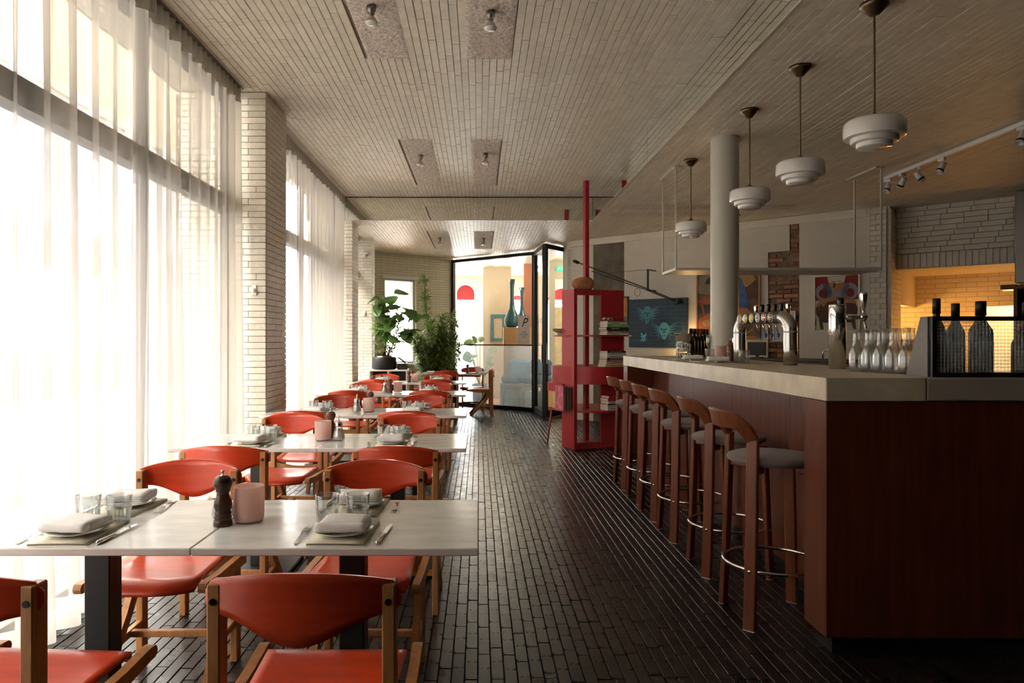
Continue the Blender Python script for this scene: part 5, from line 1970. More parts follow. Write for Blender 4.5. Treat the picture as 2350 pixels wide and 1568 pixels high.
# tall picture with cars and a blue sleeve
p2_ = wall_thing('painting', 'wood framed picture of old cars and a blue sleeved arm behind the column', 'painting', 1.469, 1.332)
w_, h = 0.925, 0.975
frame_parts(p2_, w_, h, 0.022, 0.04, M['wood'])
MB().box(0.02, w_ - 0.02, -0.028, -0.002, 0.02, h - 0.02).build('canvas', mat('brown cobble ground', (0.16, 0.105, 0.07), 0.8, vary=0.4, scale=10), p2_)
cB = mat('paint brick red', (0.34, 0.11, 0.05), 0.7, vary=0.25, scale=12)
cO = mat('paint ochre', (0.42, 0.24, 0.10), 0.7, vary=0.2, scale=12)
cK = mat('paint charcoal', (0.05, 0.05, 0.045), 0.7)
cT = mat('paint khaki', (0.24, 0.20, 0.13), 0.7, vary=0.2, scale=12)
cU = mat('paint denim blue', (0.07, 0.14, 0.36), 0.7, vary=0.45, scale=25)
cS = mat('paint skin', (0.46, 0.20, 0.09), 0.7, vary=0.2, scale=30)
cD = mat('paint umber', (0.12, 0.06, 0.035), 0.7, vary=0.3, scale=20)
paint(p2_, 'painted_car', cT, [[(0.02, 0.78), (0.05, 0.95), (0.25, 0.97), (0.34, 0.80), (0.30, 0.66), (0.02, 0.70)]], w_, h, -0.0285)
paint(p2_, 'painted_glass', cK, [[(0.13, 0.84), (0.20, 0.93), (0.31, 0.93), (0.30, 0.82)], [(0.03, 0.40), (0.03, 0.52), (0.22, 0.52), (0.22, 0.40)]], w_, h, -0.0291)
paint(p2_, 'painted_roof', cB, [[(0.02, 0.56), (0.12, 0.66), (0.40, 0.58), (0.38, 0.50)], [(0.02, 0.06), (0.02, 0.30), (0.30, 0.44), (0.36, 0.20)], [(0.12, 0.36), (0.15, 0.36), (0.10, 0.54), (0.07, 0.54)]], w_, h, -0.0297)
paint(p2_, 'painted_hand_rest', cO, [ell(0.20, 0.25, 0.11, 0.055, 16), [(0.60, 0.80), (0.66, 0.93), (0.88, 0.95), (0.94, 0.86), (0.80, 0.76)]], w_, h, -0.0303)
paint(p2_, 'painted_car', cD, [[(0.62, 0.55), (0.66, 0.78), (0.96, 0.84), (0.96, 0.60)], [(0.55, 0.18), (0.60, 0.34), (0.90, 0.38), (0.84, 0.14)]], w_, h, -0.0300)
paint(p2_, 'painted_sleeve', cU, [[(0.42, 0.95), (0.58, 0.97), (0.72, 0.88), (0.82, 0.62), (0.80, 0.46), (0.69, 0.46), (0.68, 0.62), (0.60, 0.74), (0.52, 0.70), (0.56, 0.45), (0.52, 0.30), (0.42, 0.34)]], w_, h, -0.0309)
paint(p2_, 'painted_hand', cS, [[(0.69, 0.46), (0.80, 0.46), (0.88, 0.38), (0.90, 0.30), (0.86, 0.30), (0.82, 0.27), (0.76, 0.26), (0.72, 0.25), (0.68, 0.32)]], w_, h, -0.0309)
paint(p2_, 'painted_cobbles', cO, [[(0.58, 0.03), (0.94, 0.03), (0.94, 0.05), (0.60, 0.06)], [(0.70, 0.03), (0.90, 0.14), (0.89, 0.155), (0.69, 0.045)]], w_, h, -0.0309)

# white framed picture with the striped shirt
p3_ = wall_thing('painting', 'white framed picture of a figure in a striped shirt on red', 'painting', 3.096, 1.43, off=0.02)
w_, h = 0.55, 0.745
frame_parts(p3_, w_, h, 0.018, 0.035, M['white'])
cR = mat('paint deep red', (0.24, 0.018, 0.018), 0.7)
cC = mat('paint cream', (0.58, 0.53, 0.40), 0.7)
MB().box(0.016, w_ - 0.016, -0.024, -0.002, 0.016, h - 0.016).build('canvas', cC, p3_)
paint(p3_, 'red_ground', cR, [[(0.035, 0.56), (0.965, 0.56), (0.965, 0.975), (0.035, 0.975)]], w_, h, -0.0245)
cL = mat('paint stripes', (0.36, 0.40, 0.46), 0.7)
nt = cL.node_tree
wv = nt.nodes.new('ShaderNodeTexWave')
wv.bands_direction = 'X'
wv.inputs['Scale'].default_value = 22
wv.inputs['Distortion'].default_value = 1.5
tcn = nt.nodes.new('ShaderNodeTexCoord')
nt.links.new(tcn.outputs['Object'], wv.inputs['Vector'])
rmp = nt.nodes.new('ShaderNodeValToRGB')
rmp.color_ramp.elements[0].color = (0.16, 0.10, 0.14, 1)
rmp.color_ramp.elements[1].color = (0.40, 0.46, 0.52, 1)
nt.links.new(wv.outputs['Fac'], rmp.inputs[0])
nt.links.new(rmp.outputs[0], nt.nodes['Principled BSDF'].inputs['Base Color'])
paint(p3_, 'striped_shirt', cL, [ell(0.22, 0.70, 0.185, 0.15, 24), ell(0.78, 0.70, 0.185, 0.15, 24), [(0.25, 0.60), (0.75, 0.60), (0.80, 0.84), (0.20, 0.84)]], w_, h, -0.0251)
paint(p3_, 'arm_gap', cR, [ell(0.20, 0.68, 0.085, 0.075, 20), ell(0.80, 0.68, 0.085, 0.075, 20)], w_, h, -0.0257)
paint(p3_, 'painted_face', cS, [[(0.32, 0.93), (0.68, 0.93), (0.66, 0.80), (0.56, 0.72), (0.46, 0.72), (0.36, 0.80)]], w_, h, -0.0257)
paint(p3_, 'painted_cap', cC, [[(0.30, 0.97), (0.70, 0.97), (0.67, 0.87), (0.50, 0.845), (0.33, 0.87)]], w_, h, -0.0263)
paint(p3_, 'painted_eyes', cK, [[(0.36, 0.88), (0.46, 0.89), (0.46, 0.875)], [(0.54, 0.89), (0.64, 0.885), (0.54, 0.875)], [(0.44, 0.86), (0.48, 0.86), (0.47, 0.78), (0.43, 0.78)]], w_, h, -0.0269)
paint(p3_, 'painted_shell', cD, [ell(0.50, 0.38, 0.46, 0.23, 28)], w_, h, -0.0251)
paint(p3_, 'painted_hands', cS, [[(0.06, 0.48), (0.16, 0.58), (0.45, 0.61), (0.60, 0.58), (0.50, 0.55), (0.30, 0.53), (0.22, 0.44), (0.16, 0.50), (0.12, 0.44)], [(0.62, 0.58), (0.90, 0.56), (0.93, 0.48), (0.80, 0.50), (0.66, 0.50)]], w_, h, -0.0275)
paint(p3_, 'painted_legs', cD, [[(0.10, 0.30), (0.18, 0.28), (0.22, 0.05), (0.15, 0.05)], [(0.78, 0.28), (0.88, 0.30), (0.92, 0.05), (0.86, 0.05)], [(0.06, 0.27), (0.06, 0.22), (0.02, 0.14), (0.05, 0.12)]], w_, h, -0.0257)
paint(p3_, 'painted_stool', cK, [ell(0.28, 0.20, 0.14, 0.035, 16), ell(0.78, 0.20, 0.12, 0.035, 16)], w_, h, -0.0281)

p4_ = wall_thing('picture', 'small dark framed drawing low on the exposed brick strip', 'picture', 2.56, 1.31)
frame_parts(p4_, 0.30, 0.41, 0.016, 0.03, M['steel_dark'])
MB().box(0.014, 0.286, -0.014, -0.004, 0.014, 0.396).build('sheet', M['lab_white'], p4_)
p5_ = wall_thing('picture', 'orange and grey picture glimpsed through the red tower', 'picture', 0.02, 1.40)
frame_parts(p5_, 0.32, 0.62, 0.02, 0.03, M['black'])
MB().box(0.02, 0.30, -0.014, -0.007, 0.02, 0.60).build('canvas', mat('orange sky paint', (0.55, 0.22, 0.04), 0.7, vary=0.3, scale=4), p5_)
paint(p5_, 'grey_ground', mat('grey paint', (0.20, 0.17, 0.13), 0.7), [[(0.06, 0.04), (0.94, 0.04), (0.94, 0.45), (0.7, 0.52), (0.4, 0.42), (0.06, 0.55)]], 0.32, 0.62, -0.0145)

# black swing arm lamp
wlp = wall_thing('swing_arm_lamp', 'black swing arm wall lamp reaching over the blue picture', 'wall lamp', 0.80, 0.0)
zb = 2.08
MB().box(-0.012, 0.012, -0.262, -0.238, zb - 0.01, 2.40).build('upright_bar', M['black_metal'], wlp)
MB().box(-0.010, 0.010, -0.25, -0.001, 2.385, 2.40).box(-0.010, 0.010, -0.25, -0.001, zb - 0.005, zb + 0.012).build('wall_arm', M['black_metal'], wlp)
MB().tube([(-1.27, -0.25, 2.60), (0.0, -0.25, zb + 0.02), (0.46, -0.25, 1.905)], 0.0085, 10).build('long_arm', M['black_metal'], wlp)
MB().tube([(-0.98, -0.262, 2.43), (0.0, -0.262, zb), (0.44, -0.262, 1.895)], 0.007, 8).build('tension_rod', M['black_metal'], wlp)
MB().tube([(-0.80, -0.25, 2.388), (0.0, -0.25, 2.392)], 0.0025, 6).build('stay_wire', M['black_metal'], wlp)
MB().tube([(-1.33, -0.25, 2.625), (-1.24, -0.25, 2.588)], 0.026, 14).build('counterweight', M['black_metal'], wlp)
mm = Matrix.Translation((0.50, -0.25, 1.905)) @ Matrix.Rotation(-0.12, 4, 'Y')
MB().lathe([(0.068, -0.045), (0.068, -0.02), (0.060, 0.008), (0.040, 0.032), (0.015, 0.042), (0.0, 0.043)], 28, cap=False, M=mm).lathe([(0.066, -0.045), (0.066, -0.02), (0.058, 0.006), (0.038, 0.030), (0.0, 0.040)], 28, cap=False, M=mm).build('lamp_shade', M['black_metal'], wlp)
MB().tube([(-0.18 + 0.05 * math.sin(a), -0.245, zb - 0.02 + 0.06 * math.cos(a)) for a in [2 * PI * i / 20 for i in range(20)]], 0.003, 6, closed=True).build('cable_loop', M['black_metal'], wlp)

# back counter along the rear wall
bc = wall_thing('back_counter', 'low cabinet counter with dark top along the rear wall', 'counter', 0.45, 0.0)
M['tan'] = mat('tan cabinet front', (0.30, 0.19, 0.085), 0.5, vary=0.2, scale=4, stretch=(8, 8, 1))
M['dark_top'] = mat('dark wood top', (0.07, 0.045, 0.03), 0.4)
MB().box(0, 3.28, -0.45, -0.03, 1.055, 1.085, 0.003).build('countertop', M['dark_top'], bc)
MB().box(0, 3.28, -0.42, -0.03, 0.0, 1.055).build('carcass', M['dark_top'], bc)
for i in range(9):
    dd = MB().box(0.005 + 0.364 * i, 0.355 + 0.364 * i, -0.438, -0.42, 0.10, 1.03, 0.002).build('cabinet_door', M['tan'], bc)
    MB().box(0.30 + 0.364 * i, 0.312 + 0.364 * i, -0.450, -0.438, 0.84, 0.96).build('handle', M['steel_dark'], dd)
mo = wall_thing('monitor', 'small black till monitor on the back counter', 'monitor', 2.30, 1.085)
MB().box(0.0, 0.245, -0.26, -0.235, 0.035, 0.215, 0.003).build('screen', M['black'], mo)
MB().box(0.06, 0.19, -0.31, -0.17, 0.0, 0.012).box(0.10, 0.145, -0.235, -0.215, 0.012, 0.10).build('stand', M['black'], mo)
fa = wall_thing('kitchen_tap', 'small bent steel tap on the back counter beside the tower', 'tap', 3.25, 1.085)
MB().tube([(0, -0.2, 0)] + [(0, -0.2, 0.08)] + [(0.07 - 0.07 * math.cos(a), -0.2 - 0.0, 0.08 + 0.035 * math.sin(a)) for a in (0.5, 1.0, 1.57)] + [(0.13, -0.2, 0.115), (0.15, -0.2, 0.10)], 0.009, 10).build('spout', M['chrome'], fa)
MB().lathe([(0.018, 0.0), (0.018, 0.03), (0.0, 0.034)], 14, c=(0.11, -0.18, 0)).build('lever', M['chrome'], fa)
bl_ = wall_thing('counter_lamp', 'small warm lamp low on the back counter behind the wine bottles', 'lamp', 1.40, 1.085)
M['lamp_glow'] = mat('lit lamp glass', (0.9, 0.7, 0.4), 0.4, emit=(1.0, 0.62, 0.25), estr=4.0)
MB().lathe([(0.03, 0.0), (0.03, 0.012), (0.008, 0.016), (0.008, 0.05)], 16, c=(0, -0.15, 0)).build('base', M['bronze'], bl_)
MB().lathe([(0.0, 0.05), (0.03, 0.055), (0.035, 0.08), (0.02, 0.105), (0.0, 0.11)], 18, c=(0, -0.15, 0), cap=False).build('globe', M['lamp_glow'], bl_)
point_lamp('counter_lamp_light', WP(1.40, 0.15, 1.26), 2.6, (1.0, 0.62, 0.25), 0.04)

# ================================================================== KITCHEN PASS THINGS
ks = thing('wall_shelf', 'small lit shelf inside the orange kitchen niche', 'shelf', KP(-0.30, 1.28, 1.34), RZW)
MB().box(0.0, 0.42, -0.22, 0.0, 0.0, 0.02).build('board', KC, ks)
MB().prism([(-0.20, 0.0), (0.0, 0.0), (0.0, -0.18)], 0.03, 0.05, 'x').build('bracket', KC, ks)
for i, dx in enumerate((0.10, 0.18)):
    o = MB().lathe([(0.0, 0.0), (0.022, 0.0), (0.03, 0.05), (0.027, 0.05), (0.02, 0.005), (0.0, 0.005)], 18, cap=False).build('cup', M['white'])
    o.location = KP(-0.30 + dx, 1.17, 1.36)
    tag(o, '%s small cup on the niche shelf' % ('left', 'right')[i], 'cup', 'cups in the niche')
ph = thing('steel_cabinet', 'tall steel cabinet at the right picture edge above the wooden shelf', 'cabinet', KP(1.235, -0.35, 0), RZW)
MB().box(0, 0.9, 0, 0.33, 1.97, HL - 0.002, 0.003).build('cabinet_body', M['steel_dark'], ph)
MB().box(-0.002, 0.006, -0.004, 0.004, 1.97, HL - 0.01).build('edge_strip', M['chrome'], ph)
M['cab_wood'] = mat('brown shelf wood', (0.22, 0.075, 0.03), 0.5, vary=0.2, scale=4)
pw = thing('wooden_shelf_unit', 'brown wooden shelf unit at the right edge of the kitchen niche', 'shelf', KP(1.10, -0.33, 0), RZW)
MB().box(0, 1.2, 0, 0.32, 1.90, 1.955, 0.003).build('top_board', M['cab_wood'], pw)
MB().box(0.12, 0.155, 0.0, 0.30, 0.0, 1.90, 0.002).build('upright_board', M['cab_wood'], pw)
MB().box(0.155, 1.2, 0.28, 0.30, 0.0, 1.90).build('back_board', M['cab_wood'], pw)

# little devices on the piers
for (x, y, z, lab) in ((-1.80, 5.664, 1.72, 'white motion sensor on the big brick pier'), (-1.86, 11.49, 1.76, 'white motion sensor on the far narrow brick pier')):
    sn = thing('motion_sensor', lab, 'sensor', (x, y, z))
    MB().box(-0.022, 0.022, -0.014, 0.0, -0.04, 0.05, 0.006).build('housing', M['white'], sn)
    MB().lathe([(0.02 * math.sin(PI * k / 10), -0.02 * math.cos(PI * k / 10)) for k in range(11)], 14, c=(0, -0.024, 0.0), cap=False).build('lens', M['opal'], sn)
cv = thing('wall_bracket', 'small white bracket high on the far narrow brick pier', 'bracket', (-1.88, 11.49, 2.72))
MB().box(-0.05, 0.09, -0.10, 0.0, 0.0, 0.03, 0.004).box(-0.02, 0.04, -0.03, 0.0, -0.05, 0.0).build('bracket_body', M['white'], cv)

# ================================================================== PLANT CORNER
sh = thing('low_shelf', 'white open shelf carrying the black planter', 'shelf', (-1.72, 11.02, 0))
MB().box(0, 0.60, 0, 0.36, 0.84, 0.864, 0.002).build('top_board', M['white'], sh)
MB().box(0, 0.60, 0, 0.36, 0.40, 0.42).build('shelf_board', M['white'], sh)
for x in (0, 0.29, 0.58):
    MB().box(x, x + 0.02, 0, 0.36, 0.0, 0.84).build('side_board', M['white'], sh)
MB().box(0.02, 0.56, 0.34, 0.355, 0.0, 0.84).build('back_board', M['black'], sh)

M['leaf_big'] = glow_mat('broad green leaf', (0.14, 0.26, 0.07), 0.35, 0.4, 0.45)
M['leaf_small'] = glow_mat('narrow green leaf', (0.27, 0.38, 0.12), 0.4, 0.45, 0.55)
M['stem'] = mat('woody stem', (0.20, 0.13, 0.07), 0.8, vary=0.3, scale=10)
M['soil'] = mat('dry roots', (0.17, 0.08, 0.04), 0.9, vary=0.5, scale=20)

pl1 = thing('broadleaf_plant', 'plant with big round leaves in a black planter', 'plant', (-1.50, 11.20, 0.864))
smooth_angle(MB().lathe([(0.0, 0.0), (0.165, 0.0), (0.185, 0.012), (0.19, 0.03), (0.19, 0.185), (0.180, 0.195), (0.170, 0.190), (0.168, 0.16), (0.0, 0.16)], 40, cap=False).build('planter', M['black_glaze'], pl1), 0.8)
MB().lathe([(0.12, 0.16), (0.13, 0.215), (0.122, 0.215), (0.11, 0.185), (0.0, 0.185)], 28, cap=False).build('inner_pot', M['bronze'], pl1)
rm = MB()
rr = random.Random(2)
for i in range(26):
    a = rr.uniform(0, 2 * PI)
    r = rr.uniform(0.0, 0.10)
    rm.tube([(r * math.cos(a), r * math.sin(a), 0.185), (1.2 * r * math.cos(a) + rr.uniform(-.03, .03), 1.2 * r * math.sin(a), 0.26), (1.5 * r * math.cos(a) + rr.uniform(-.05, .05), 1.5 * r * math.sin(a), rr.uniform(0.3, 0.42))], [0.007, 0.005, 0.002], 5)
rm.build('dry_shoots', M['soil'], pl1)


def leaf_mesh(n=6, w_=0.42, cup=0.12, tip=1.0):
    vs, fs = [], []
    for i in range(n + 1):
        v = i / n
        hw = w_ * math.sin(PI * min(1.0, v ** 0.8 * 0.96 + 0.02)) ** 0.7
        for j in range(-2, 3):
            u = j / 2
            vs.append((u * hw, v, cup * (u * u) * hw - 0.22 * v * v + 0.02 * math.sin(6 * v) * abs(u)))
    for i in range(n):
        for j in range(4):
            a = i * 5 + j
            fs.append((a, a + 1, a + 6, a + 5))
    return MB().add(vs, fs, True).mesh('leaf')


lm = leaf_mesh()
lm.materials.append(M['leaf_big'])
branches = [[(0, 0, 0.2), (0.05, -0.02, 0.55), (0.22, -0.06, 0.85), (0.42, -0.12, 0.95), (0.62, -0.10, 0.82)],
            [(0.02, 0, 0.2), (0.02, 0.02, 0.6), (0.06, 0.0, 0.95), (0.16, -0.05, 1.20)],
            [(-0.02, 0, 0.2), (-0.06, 0.02, 0.6), (-0.10, 0.0, 0.95), (-0.08, -0.02, 1.15)],
            [(0.03, 0, 0.2), (0.18, -0.05, 0.45), (0.35, -0.10, 0.62), (0.50, -0.10, 0.55)]]
for br in branches:
    MB().tube(br, [0.010 - 0.0017 * i for i in range(len(br))], 7).build('stem', M['stem'], pl1)
    nL = 15
    for k in range(nL):
        f_ = 0.35 + 0.65 * k / (nL - 1)
        q = f_ * (len(br) - 1)
        i0 = min(len(br) - 2, int(q))
        p = Vector(br[i0]).lerp(Vector(br[i0 + 1]), q - i0)
        o = D.objects.new('leaf', lm)
        COL.objects.link(o)
        o.parent = pl1
        o.location = p
        sc_ = rr.uniform(0.16, 0.26)
        o.scale = (sc_, sc_, sc_)
        o.rotation_euler = (rr.uniform(-0.9, 0.5), rr.uniform(-0.6, 0.6), rr.uniform(0, 2 * PI))


# bushy plant with narrow leaves
def narrow_leaves(m, c, n, ln, rnd, droop=0.5, wdt=0.10):
    for i in range(n):
        a = rnd.uniform(0, 2 * PI)
        e = rnd.uniform(-0.5, 1.1)
        d = Vector((math.cos(a) * math.cos(e), math.sin(a) * math.cos(e), math.sin(e)))
        sd = d.cross(Vector((0, 0, 1)))
        if sd.length < 0.1:
            sd = Vector((1, 0, 0))
        sd.normalize()
        L_ = ln * rnd.uniform(0.7, 1.2)
        w_ = L_ * wdt
        p0 = Vector(c)
        p1_ = p0 + d * L_ * 0.5
        p2__ = p0 + d * L_ * 0.95 + Vector((0, 0, -droop * L_ * 0.35))
        nn = d.cross(sd) * (w_ * 0.3)
        m.add([p0, p1_ + sd * w_ + nn, p2__, p1_ - sd * w_ + nn, p1_ - nn * 0.5], [(0, 1, 4), (0, 4, 3), (1, 2, 4), (4, 2, 3)], True)


pl2 = thing('bushy_plant', 'tall bushy plant with narrow leaves in the far corner', 'plant', (-0.80, 13.45, 0))
MB().lathe([(0.0, 0.0), (0.20, 0.0), (0.24, 0.35), (0.22, 0.35), (0.20, 0.30), (0.0, 0.30)], 28, cap=False).build('pot', M['terracotta'], pl2)
rn = random.Random(6)
lv = MB()
stems = []
for i in range(28):
    x, y = rn.uniform(-0.44, 0.46), rn.uniform(-0.25, 0.25)
    hgt = rn.uniform(0.7, 1.65) * (1 - 0.35 * abs(x))
    stems.append((x, y, hgt))
stems += [(-0.24, 0.0, 2.42), (-0.25, 0.03, 2.1), (0.28, -0.05, 1.75), (0.36, -0.1, 1.6), (0.10, 0.0, 1.7)]
for (x, y, hgt) in stems:
    base = Vector((x * 0.15, y * 0.15, 0.3))
    top = Vector((x, y, hgt))
    mid = base.lerp(top, 0.5) + Vector((rn.uniform(-.05, .05), rn.uniform(-.05, .05), 0))
    MB().tube([base, mid, top], [0.012, 0.009, 0.005], 5).build('stem', M['stem'], pl2)
    for k in range(9):
        f_ = 0.35 + 0.65 * k / 8
        p = base.lerp(mid, f_ * 2) if f_ < 0.5 else mid.lerp(top, f_ * 2 - 1)
        narrow_leaves(lv, p, 15, 0.17, rn)
    narrow_leaves(lv, top + Vector((0, 0, 0.05)), 22, 0.19, rn, 0.3)
lv.build('foliage', M['leaf_small'], pl2, kind='stuff')
# smaller leafy shoots in the planter behind the broad leaves
lv2 = MB()
for i in range(16):
    x, y, hgt = rn.uniform(-0.2, 0.3), rn.uniform(-0.05, 0.12), rn.uniform(0.5, 1.25)
    for k in range(6):
        narrow_leaves(lv2, (x * (0.5 + k * 0.1), y, 0.3 + (hgt - 0.3) * k / 5), 9, 0.11, rn)
lv2.build('narrow_foliage', M['leaf_small'], pl1, kind='stuff')

bag = thing('camera_bag', 'black boxy device with a raised lid beside the planter', 'device', (-1.20, 11.2, 0.864))
MB().box(-0.085, 0.065, -0.10, 0.10, 0.0, 0.085, 0.01).build('body', M['black_glaze'], bag)
MB().box(-0.09, 0.07, -0.105, 0.105, 0.085, 0.10, 0.004).build('rim', M['steel_dark'], bag)
MB().prism([(0.19, -0.09), (0.20, -0.08), (0.12, 0.04), (0.10, 0.03)], -0.08, 0.08, 'y').build('raised_lid', M['black_glaze'], bag)

# ================================================================== LOBBY BEHIND THE GLAZING
M['lobby_white'] = mat('white lobby plaster', (0.78, 0.77, 0.74), 0.7)
M['lobby_beige'] = mat('beige lobby wall', (0.50, 0.44, 0.34), 0.7)
M['lobby_red'] = mat('brick red lobby panel', (0.42, 0.16, 0.10), 0.6)
M['lobby_wood'] = mat('orange wood cabinet', (0.50, 0.27, 0.12), 0.5)
M['teal'] = mat('teal glaze', (0.02, 0.10, 0.13), 0.12, coat=0.4)
M['teal_paint'] = mat('teal paint', (0.06, 0.20, 0.26), 0.5)
M['sofa'] = mat('blue sofa cloth', (0.10, 0.15, 0.27), 0.9, vary=0.15, scale=20)
M['awning_red'] = mat('red awning cloth', (0.40, 0.04, 0.05), 0.8)
M['paper_block'] = mat('white paper block', (0.66, 0.68, 0.66), 0.8)
struct(MB().box(-3.2, 6.5, 16.0, 19.2, -0.12, -0.004).box(-0.6, 3.2, 14.42, 16.0, -0.012, -0.003).build('floor', M['lobby_wood']))


def arch_wall(name, x0, x1, y, z1, arches, mt, th=0.2):
    """wall with round-headed openings reaching the floor"""
    pl = [(x0, 0.0)]
    for (a, b_, zs) in arches:
        r = (b_ - a) / 2
        pl.append((a, 0.0))
        for i in range(13):
            t = PI - PI * i / 12
            pl.append(((a + b_) / 2 + r * math.cos(t), zs + r * math.sin(t)))
        pl.append((b_, 0.0))
    pl += [(x1, 0.0), (x1, z1), (x0, z1)]
    return struct(MB().prism([(v, u) for u, v in pl], y, y + th, 'y').build(name, mt))


arch_wall('wall_lobby', -3.2, 2.9, 18.4, HL, [(-2.6, -1.2, 2.0), (-0.58, -0.12, 2.55), (0.80, 1.22, 2.3), (1.75, 2.75, 2.2)], M['lobby_white'])
struct(MB().box(-0.97, -0.85, 14.55, 18.4, 0, HL).build('wall_lobby', M['lobby_white']))
struct(MB().box(0.10, 0.74, 16.2, 16.4, 0, HL).build('wall_lobby', M['lobby_beige']))
struct(MB().box(0.985, 1.30, 15.4, 15.6, 0, HL).build('wall_lobby', M['lobby_red']))
struct(MB().box(2.9, 3.1, 13.2, 18.6, 0, HL).build('wall_lobby', M['lobby_beige']))
struct(MB().box(1.5, 1.62, 15.0, 15.1, 0, HL).box(1.62, 2.9, 15.0, 15.1, 2.62, HL).build('wall_lobby', M['lobby_beige']))
for (a, b_, lab) in ((-0.75, -0.05, 'red street awning seen through the left lobby arch'), (0.70, 1.32, 'red street awning above the teal vases'), (1.65, 2.6, 'red street awning seen through the open door')):
    t = thing('street_awning', lab, 'awning', ((a + b_) / 2, 18.6, 0))
    hw = (b_ - a) / 2
    MB().prism([(0.0, 3.3), (0.5, 2.45), (0.5, 2.30), (0.46, 2.30), (0.0, 2.40)], -hw, hw, 'x').build('cloth', M['awning_red'], t)
    MB().tube([(-hw, 0.52, 2.5), (hw * 0.5, 0.1, 2.9)], 0.012, 6).build('strut', M['white'], t)

for i, (x, lab) in enumerate(((0.70, 'left tall teal bottle vase behind the glazing'), (0.93, 'right tall teal bottle vase behind the glazing'))):
    v = MB().lathe([(0.0, 0.0), (0.09, 0.0), (0.155, 0.05), (0.17, 0.14), (0.13, 0.27), (0.065, 0.40), (0.042, 0.60), (0.045, 0.85), (0.07, 1.02), (0.06, 1.02), (0.035, 0.85), (0.0, 0.80)], 28, cap=False).build('bottle_vase', M['teal'])
    v.location = (x, 14.95 + 0.3 * i, 1.60)
    if i:
        v.scale = (0.8, 0.8, 0.85)
    tag(v, lab, 'vase', 'teal bottle vases')
cb = thing('tall_cabinet', 'orange wood cabinet under the teal vases', 'cabinet', (0.52, 14.75, 0))
MB().box(0, 0.62, 0, 0.62, 0.0, 1.60, 0.004).build('body', M['lobby_wood'], cb)
MB().box(0.01, 0.30, -0.012, 0.0, 0.05, 1.55).box(0.32, 0.61, -0.012, 0.0, 0.05, 1.55).build('doors', M['lobby_wood'], cb)
pf = thing('picture', 'teal framed picture on the beige lobby wall', 'picture', (0.27, 16.2, 1.30))
frame_parts(pf, 0.34, 0.62, 0.075, 0.04, M['teal_paint'])
MB().box(0.07, 0.27, -0.02, -0.005, 0.07, 0.55).build('sheet', M['lobby_beige'], pf)
so = thing('sofa', 'blue sofa on a pale bench behind the frosted glass', 'sofa', (0.42, 14.25, 0), -0.55)
MB().box(0, 0.95, 0.0, 0.55, 0.40, 0.46, 0.01).build('bench_board', M['lobby_beige'], so)
MB().box(0, 0.05, 0.02, 0.5, 0.0, 0.40).box(0.90, 0.95, 0.02, 0.5, 0.0, 0.40).box(0.45, 0.49, 0.02, 0.5, 0.0, 0.40).build('bench_legs', M['lobby_wood'], so)
for x in (0.01, 0.48):
    MB().box(x, x + 0.46, 0.0, 0.52, 0.46, 0.62, 0.05).build('seat_cushion', M['sofa'], so)
    MB().box(x, x + 0.46, 0.34, 0.54, 0.60, 0.94, 0.06).build('back_cushion', M['sofa'], so)
for i in range(4):
    for q, x in enumerate((0.07, 0.53)):
        o = MB().box(0, 0.30, 0, 0.22, 0, 0.075, 0.004).build('paper_block', M['paper_block'], None, (0.42 + math.cos(-0.55) * (x + 0.02 * (i % 2)) - math.sin(-0.55) * 0.05, 14.25 + math.sin(-0.55) * (x + 0.02 * (i % 2)) + math.cos(-0.55) * 0.05, 0.001 + 0.077 * i), -0.55)
        tag(o, 'white paper block, %s from the floor in the %s pile under the sofa' % (('first', 'second', 'third', 'fourth')[i], ('left', 'right')[q]), 'paper block', 'paper blocks under the sofa')

# monstera in front of the arches
mo_ = thing('lobby_plant', 'split leaf plant behind the frosted glass', 'plant', (0.02, 14.75, 0))
MB().lathe([(0.0, 0.0), (0.14, 0.0), (0.17, 0.42), (0.15, 0.42), (0.14, 0.36), (0.0, 0.36)], 24, cap=False).build('pot', M['teal_paint'], mo_)
for i in range(14):
    a = rr.uniform(0, 2 * PI)
    top = Vector((0.26 * math.cos(a), 0.2 * math.sin(a), rr.uniform(0.75, 1.30)))
    MB().tube([(0, 0, 0.36), top * 0.6 + Vector((0, 0, 0.2)), top], 0.006, 5).build('stem', M['leaf_big'], mo_)
    o = D.objects.new('leaf', lm)
    COL.objects.link(o)
    o.parent = mo_
    o.location = top
    q = rr.uniform(0.16, 0.24)
    o.scale = (q, q, q)
    o.rotation_euler = (rr.uniform(0.4, 1.2), rr.uniform(-0.5, 0.5), rr.uniform(-0.6, 0.6))

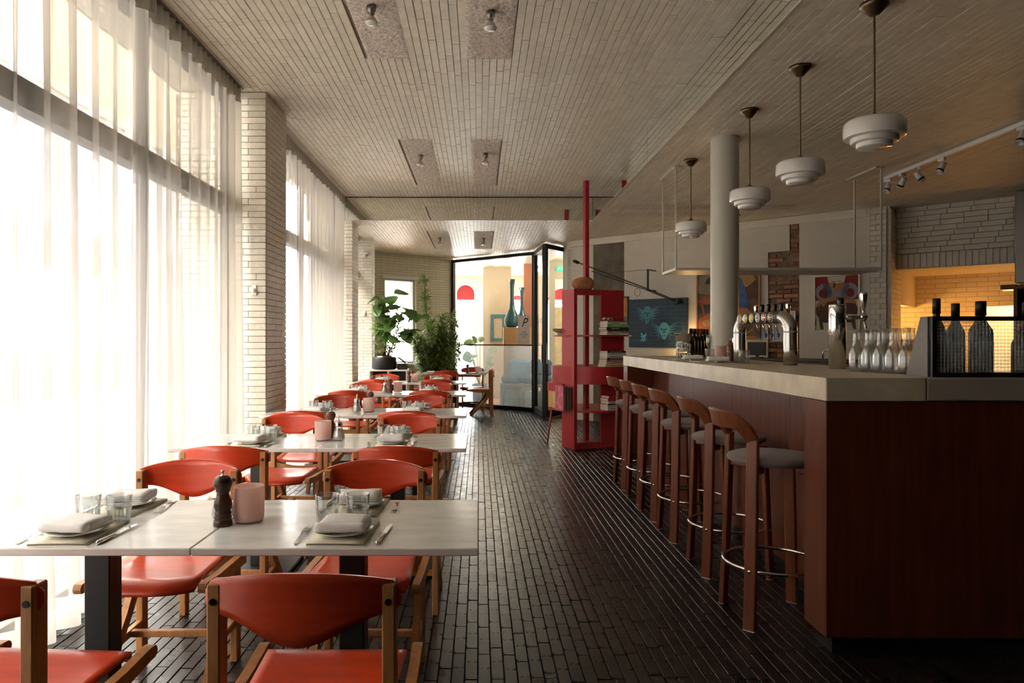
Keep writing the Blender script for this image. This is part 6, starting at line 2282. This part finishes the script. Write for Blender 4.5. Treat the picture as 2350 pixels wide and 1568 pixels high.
# poster on the glazing
ps = thing('glass_poster', 'pale poster with a script P stuck on the glazing', 'poster', (G0[0] + (G1[0] - G0[0]) * 0.875, G0[1] + (G1[1] - G0[1]) * 0.875, 1.53), rg)
MB().box(-0.135, 0.135, -0.0065, -0.0055, -0.255, 0.255).build('sheet', mat('pink white paper', (0.72, 0.64, 0.62), 0.7), ps)
RX = Matrix.Rotation(PI / 2, 4, 'X')
text_mesh('poster_initial', 'P', 0.24, M['ink'], ps, Matrix.Translation((0.0, -0.0072, 0.12)) @ RX, shear=0.4)
for i, ln in enumerate(('HOTEL', 'FOODBAR', 'SHOP')):
    text_mesh('poster_line', ln, 0.042, M['ink'], ps, Matrix.Translation((0.0, -0.0072, -0.055 - 0.045 * i)) @ RX)
# exit sign
ex = thing('exit_sign', 'green running man exit sign above the open door', 'sign', (1.64, 15.0, 2.80))
MB().box(0, 0.19, -0.02, 0, 0, 0.105).build('sign_box', mat('sign green', (0.02, 0.30, 0.17), 0.5, emit=(0.02, 0.35, 0.2), estr=0.6), ex)
paint(ex, 'pictogram', M['white'], [[(0.10, 0.2), (0.22, 0.2), (0.30, 0.45), (0.42, 0.30), (0.50, 0.36), (0.36, 0.60), (0.46, 0.66), (0.42, 0.76), (0.28, 0.70), (0.20, 0.45)], ell(0.40, 0.84, 0.05, 0.09, 10), [(0.58, 0.15), (0.66, 0.15), (0.66, 0.85), (0.58, 0.85)], [(0.74, 0.15), (0.92, 0.15), (0.92, 0.85), (0.74, 0.85)]], 0.19, 0.105, -0.0205)
# street map poster seen through the door
mp_ = thing('map_poster', 'cream drawing standing behind the open door', 'poster', (1.63, 15.3, 0.0))
MB().box(0, 0.9, 0, 0.04, 0.0, 2.05).build('board', mat('cream map paper', (0.70, 0.60, 0.38), 0.8, vary=0.25, scale=7), mp_)
# ceiling lamps added to brighten the closed lobby
for (x, y, e) in ((0.4, 15.2, 9), (2.1, 14.2, 8), (-0.4, 16.8, 6)):
    o = MB().lathe([(0.12, 0.0), (0.12, -0.03), (0.10, -0.05), (0.0, -0.055)], 24).build('added_ceiling_lamp', mat('added lamp disc', (0.9, 0.85, 0.75), 0.4, emit=(1, 0.85, 0.62), estr=6.0))
    o.location = (x, y, HL - 0.001)
    tag(o, 'round lit ceiling lamp added to brighten the lobby, %s' % ({9: 'over the sofa', 8: 'behind the open door', 6: 'near the arches'}[e]), 'ceiling lamp')
    point_lamp('lobby_fill_light', (x, y, HL - 0.15), e, (1.0, 0.85, 0.65), 0.1)
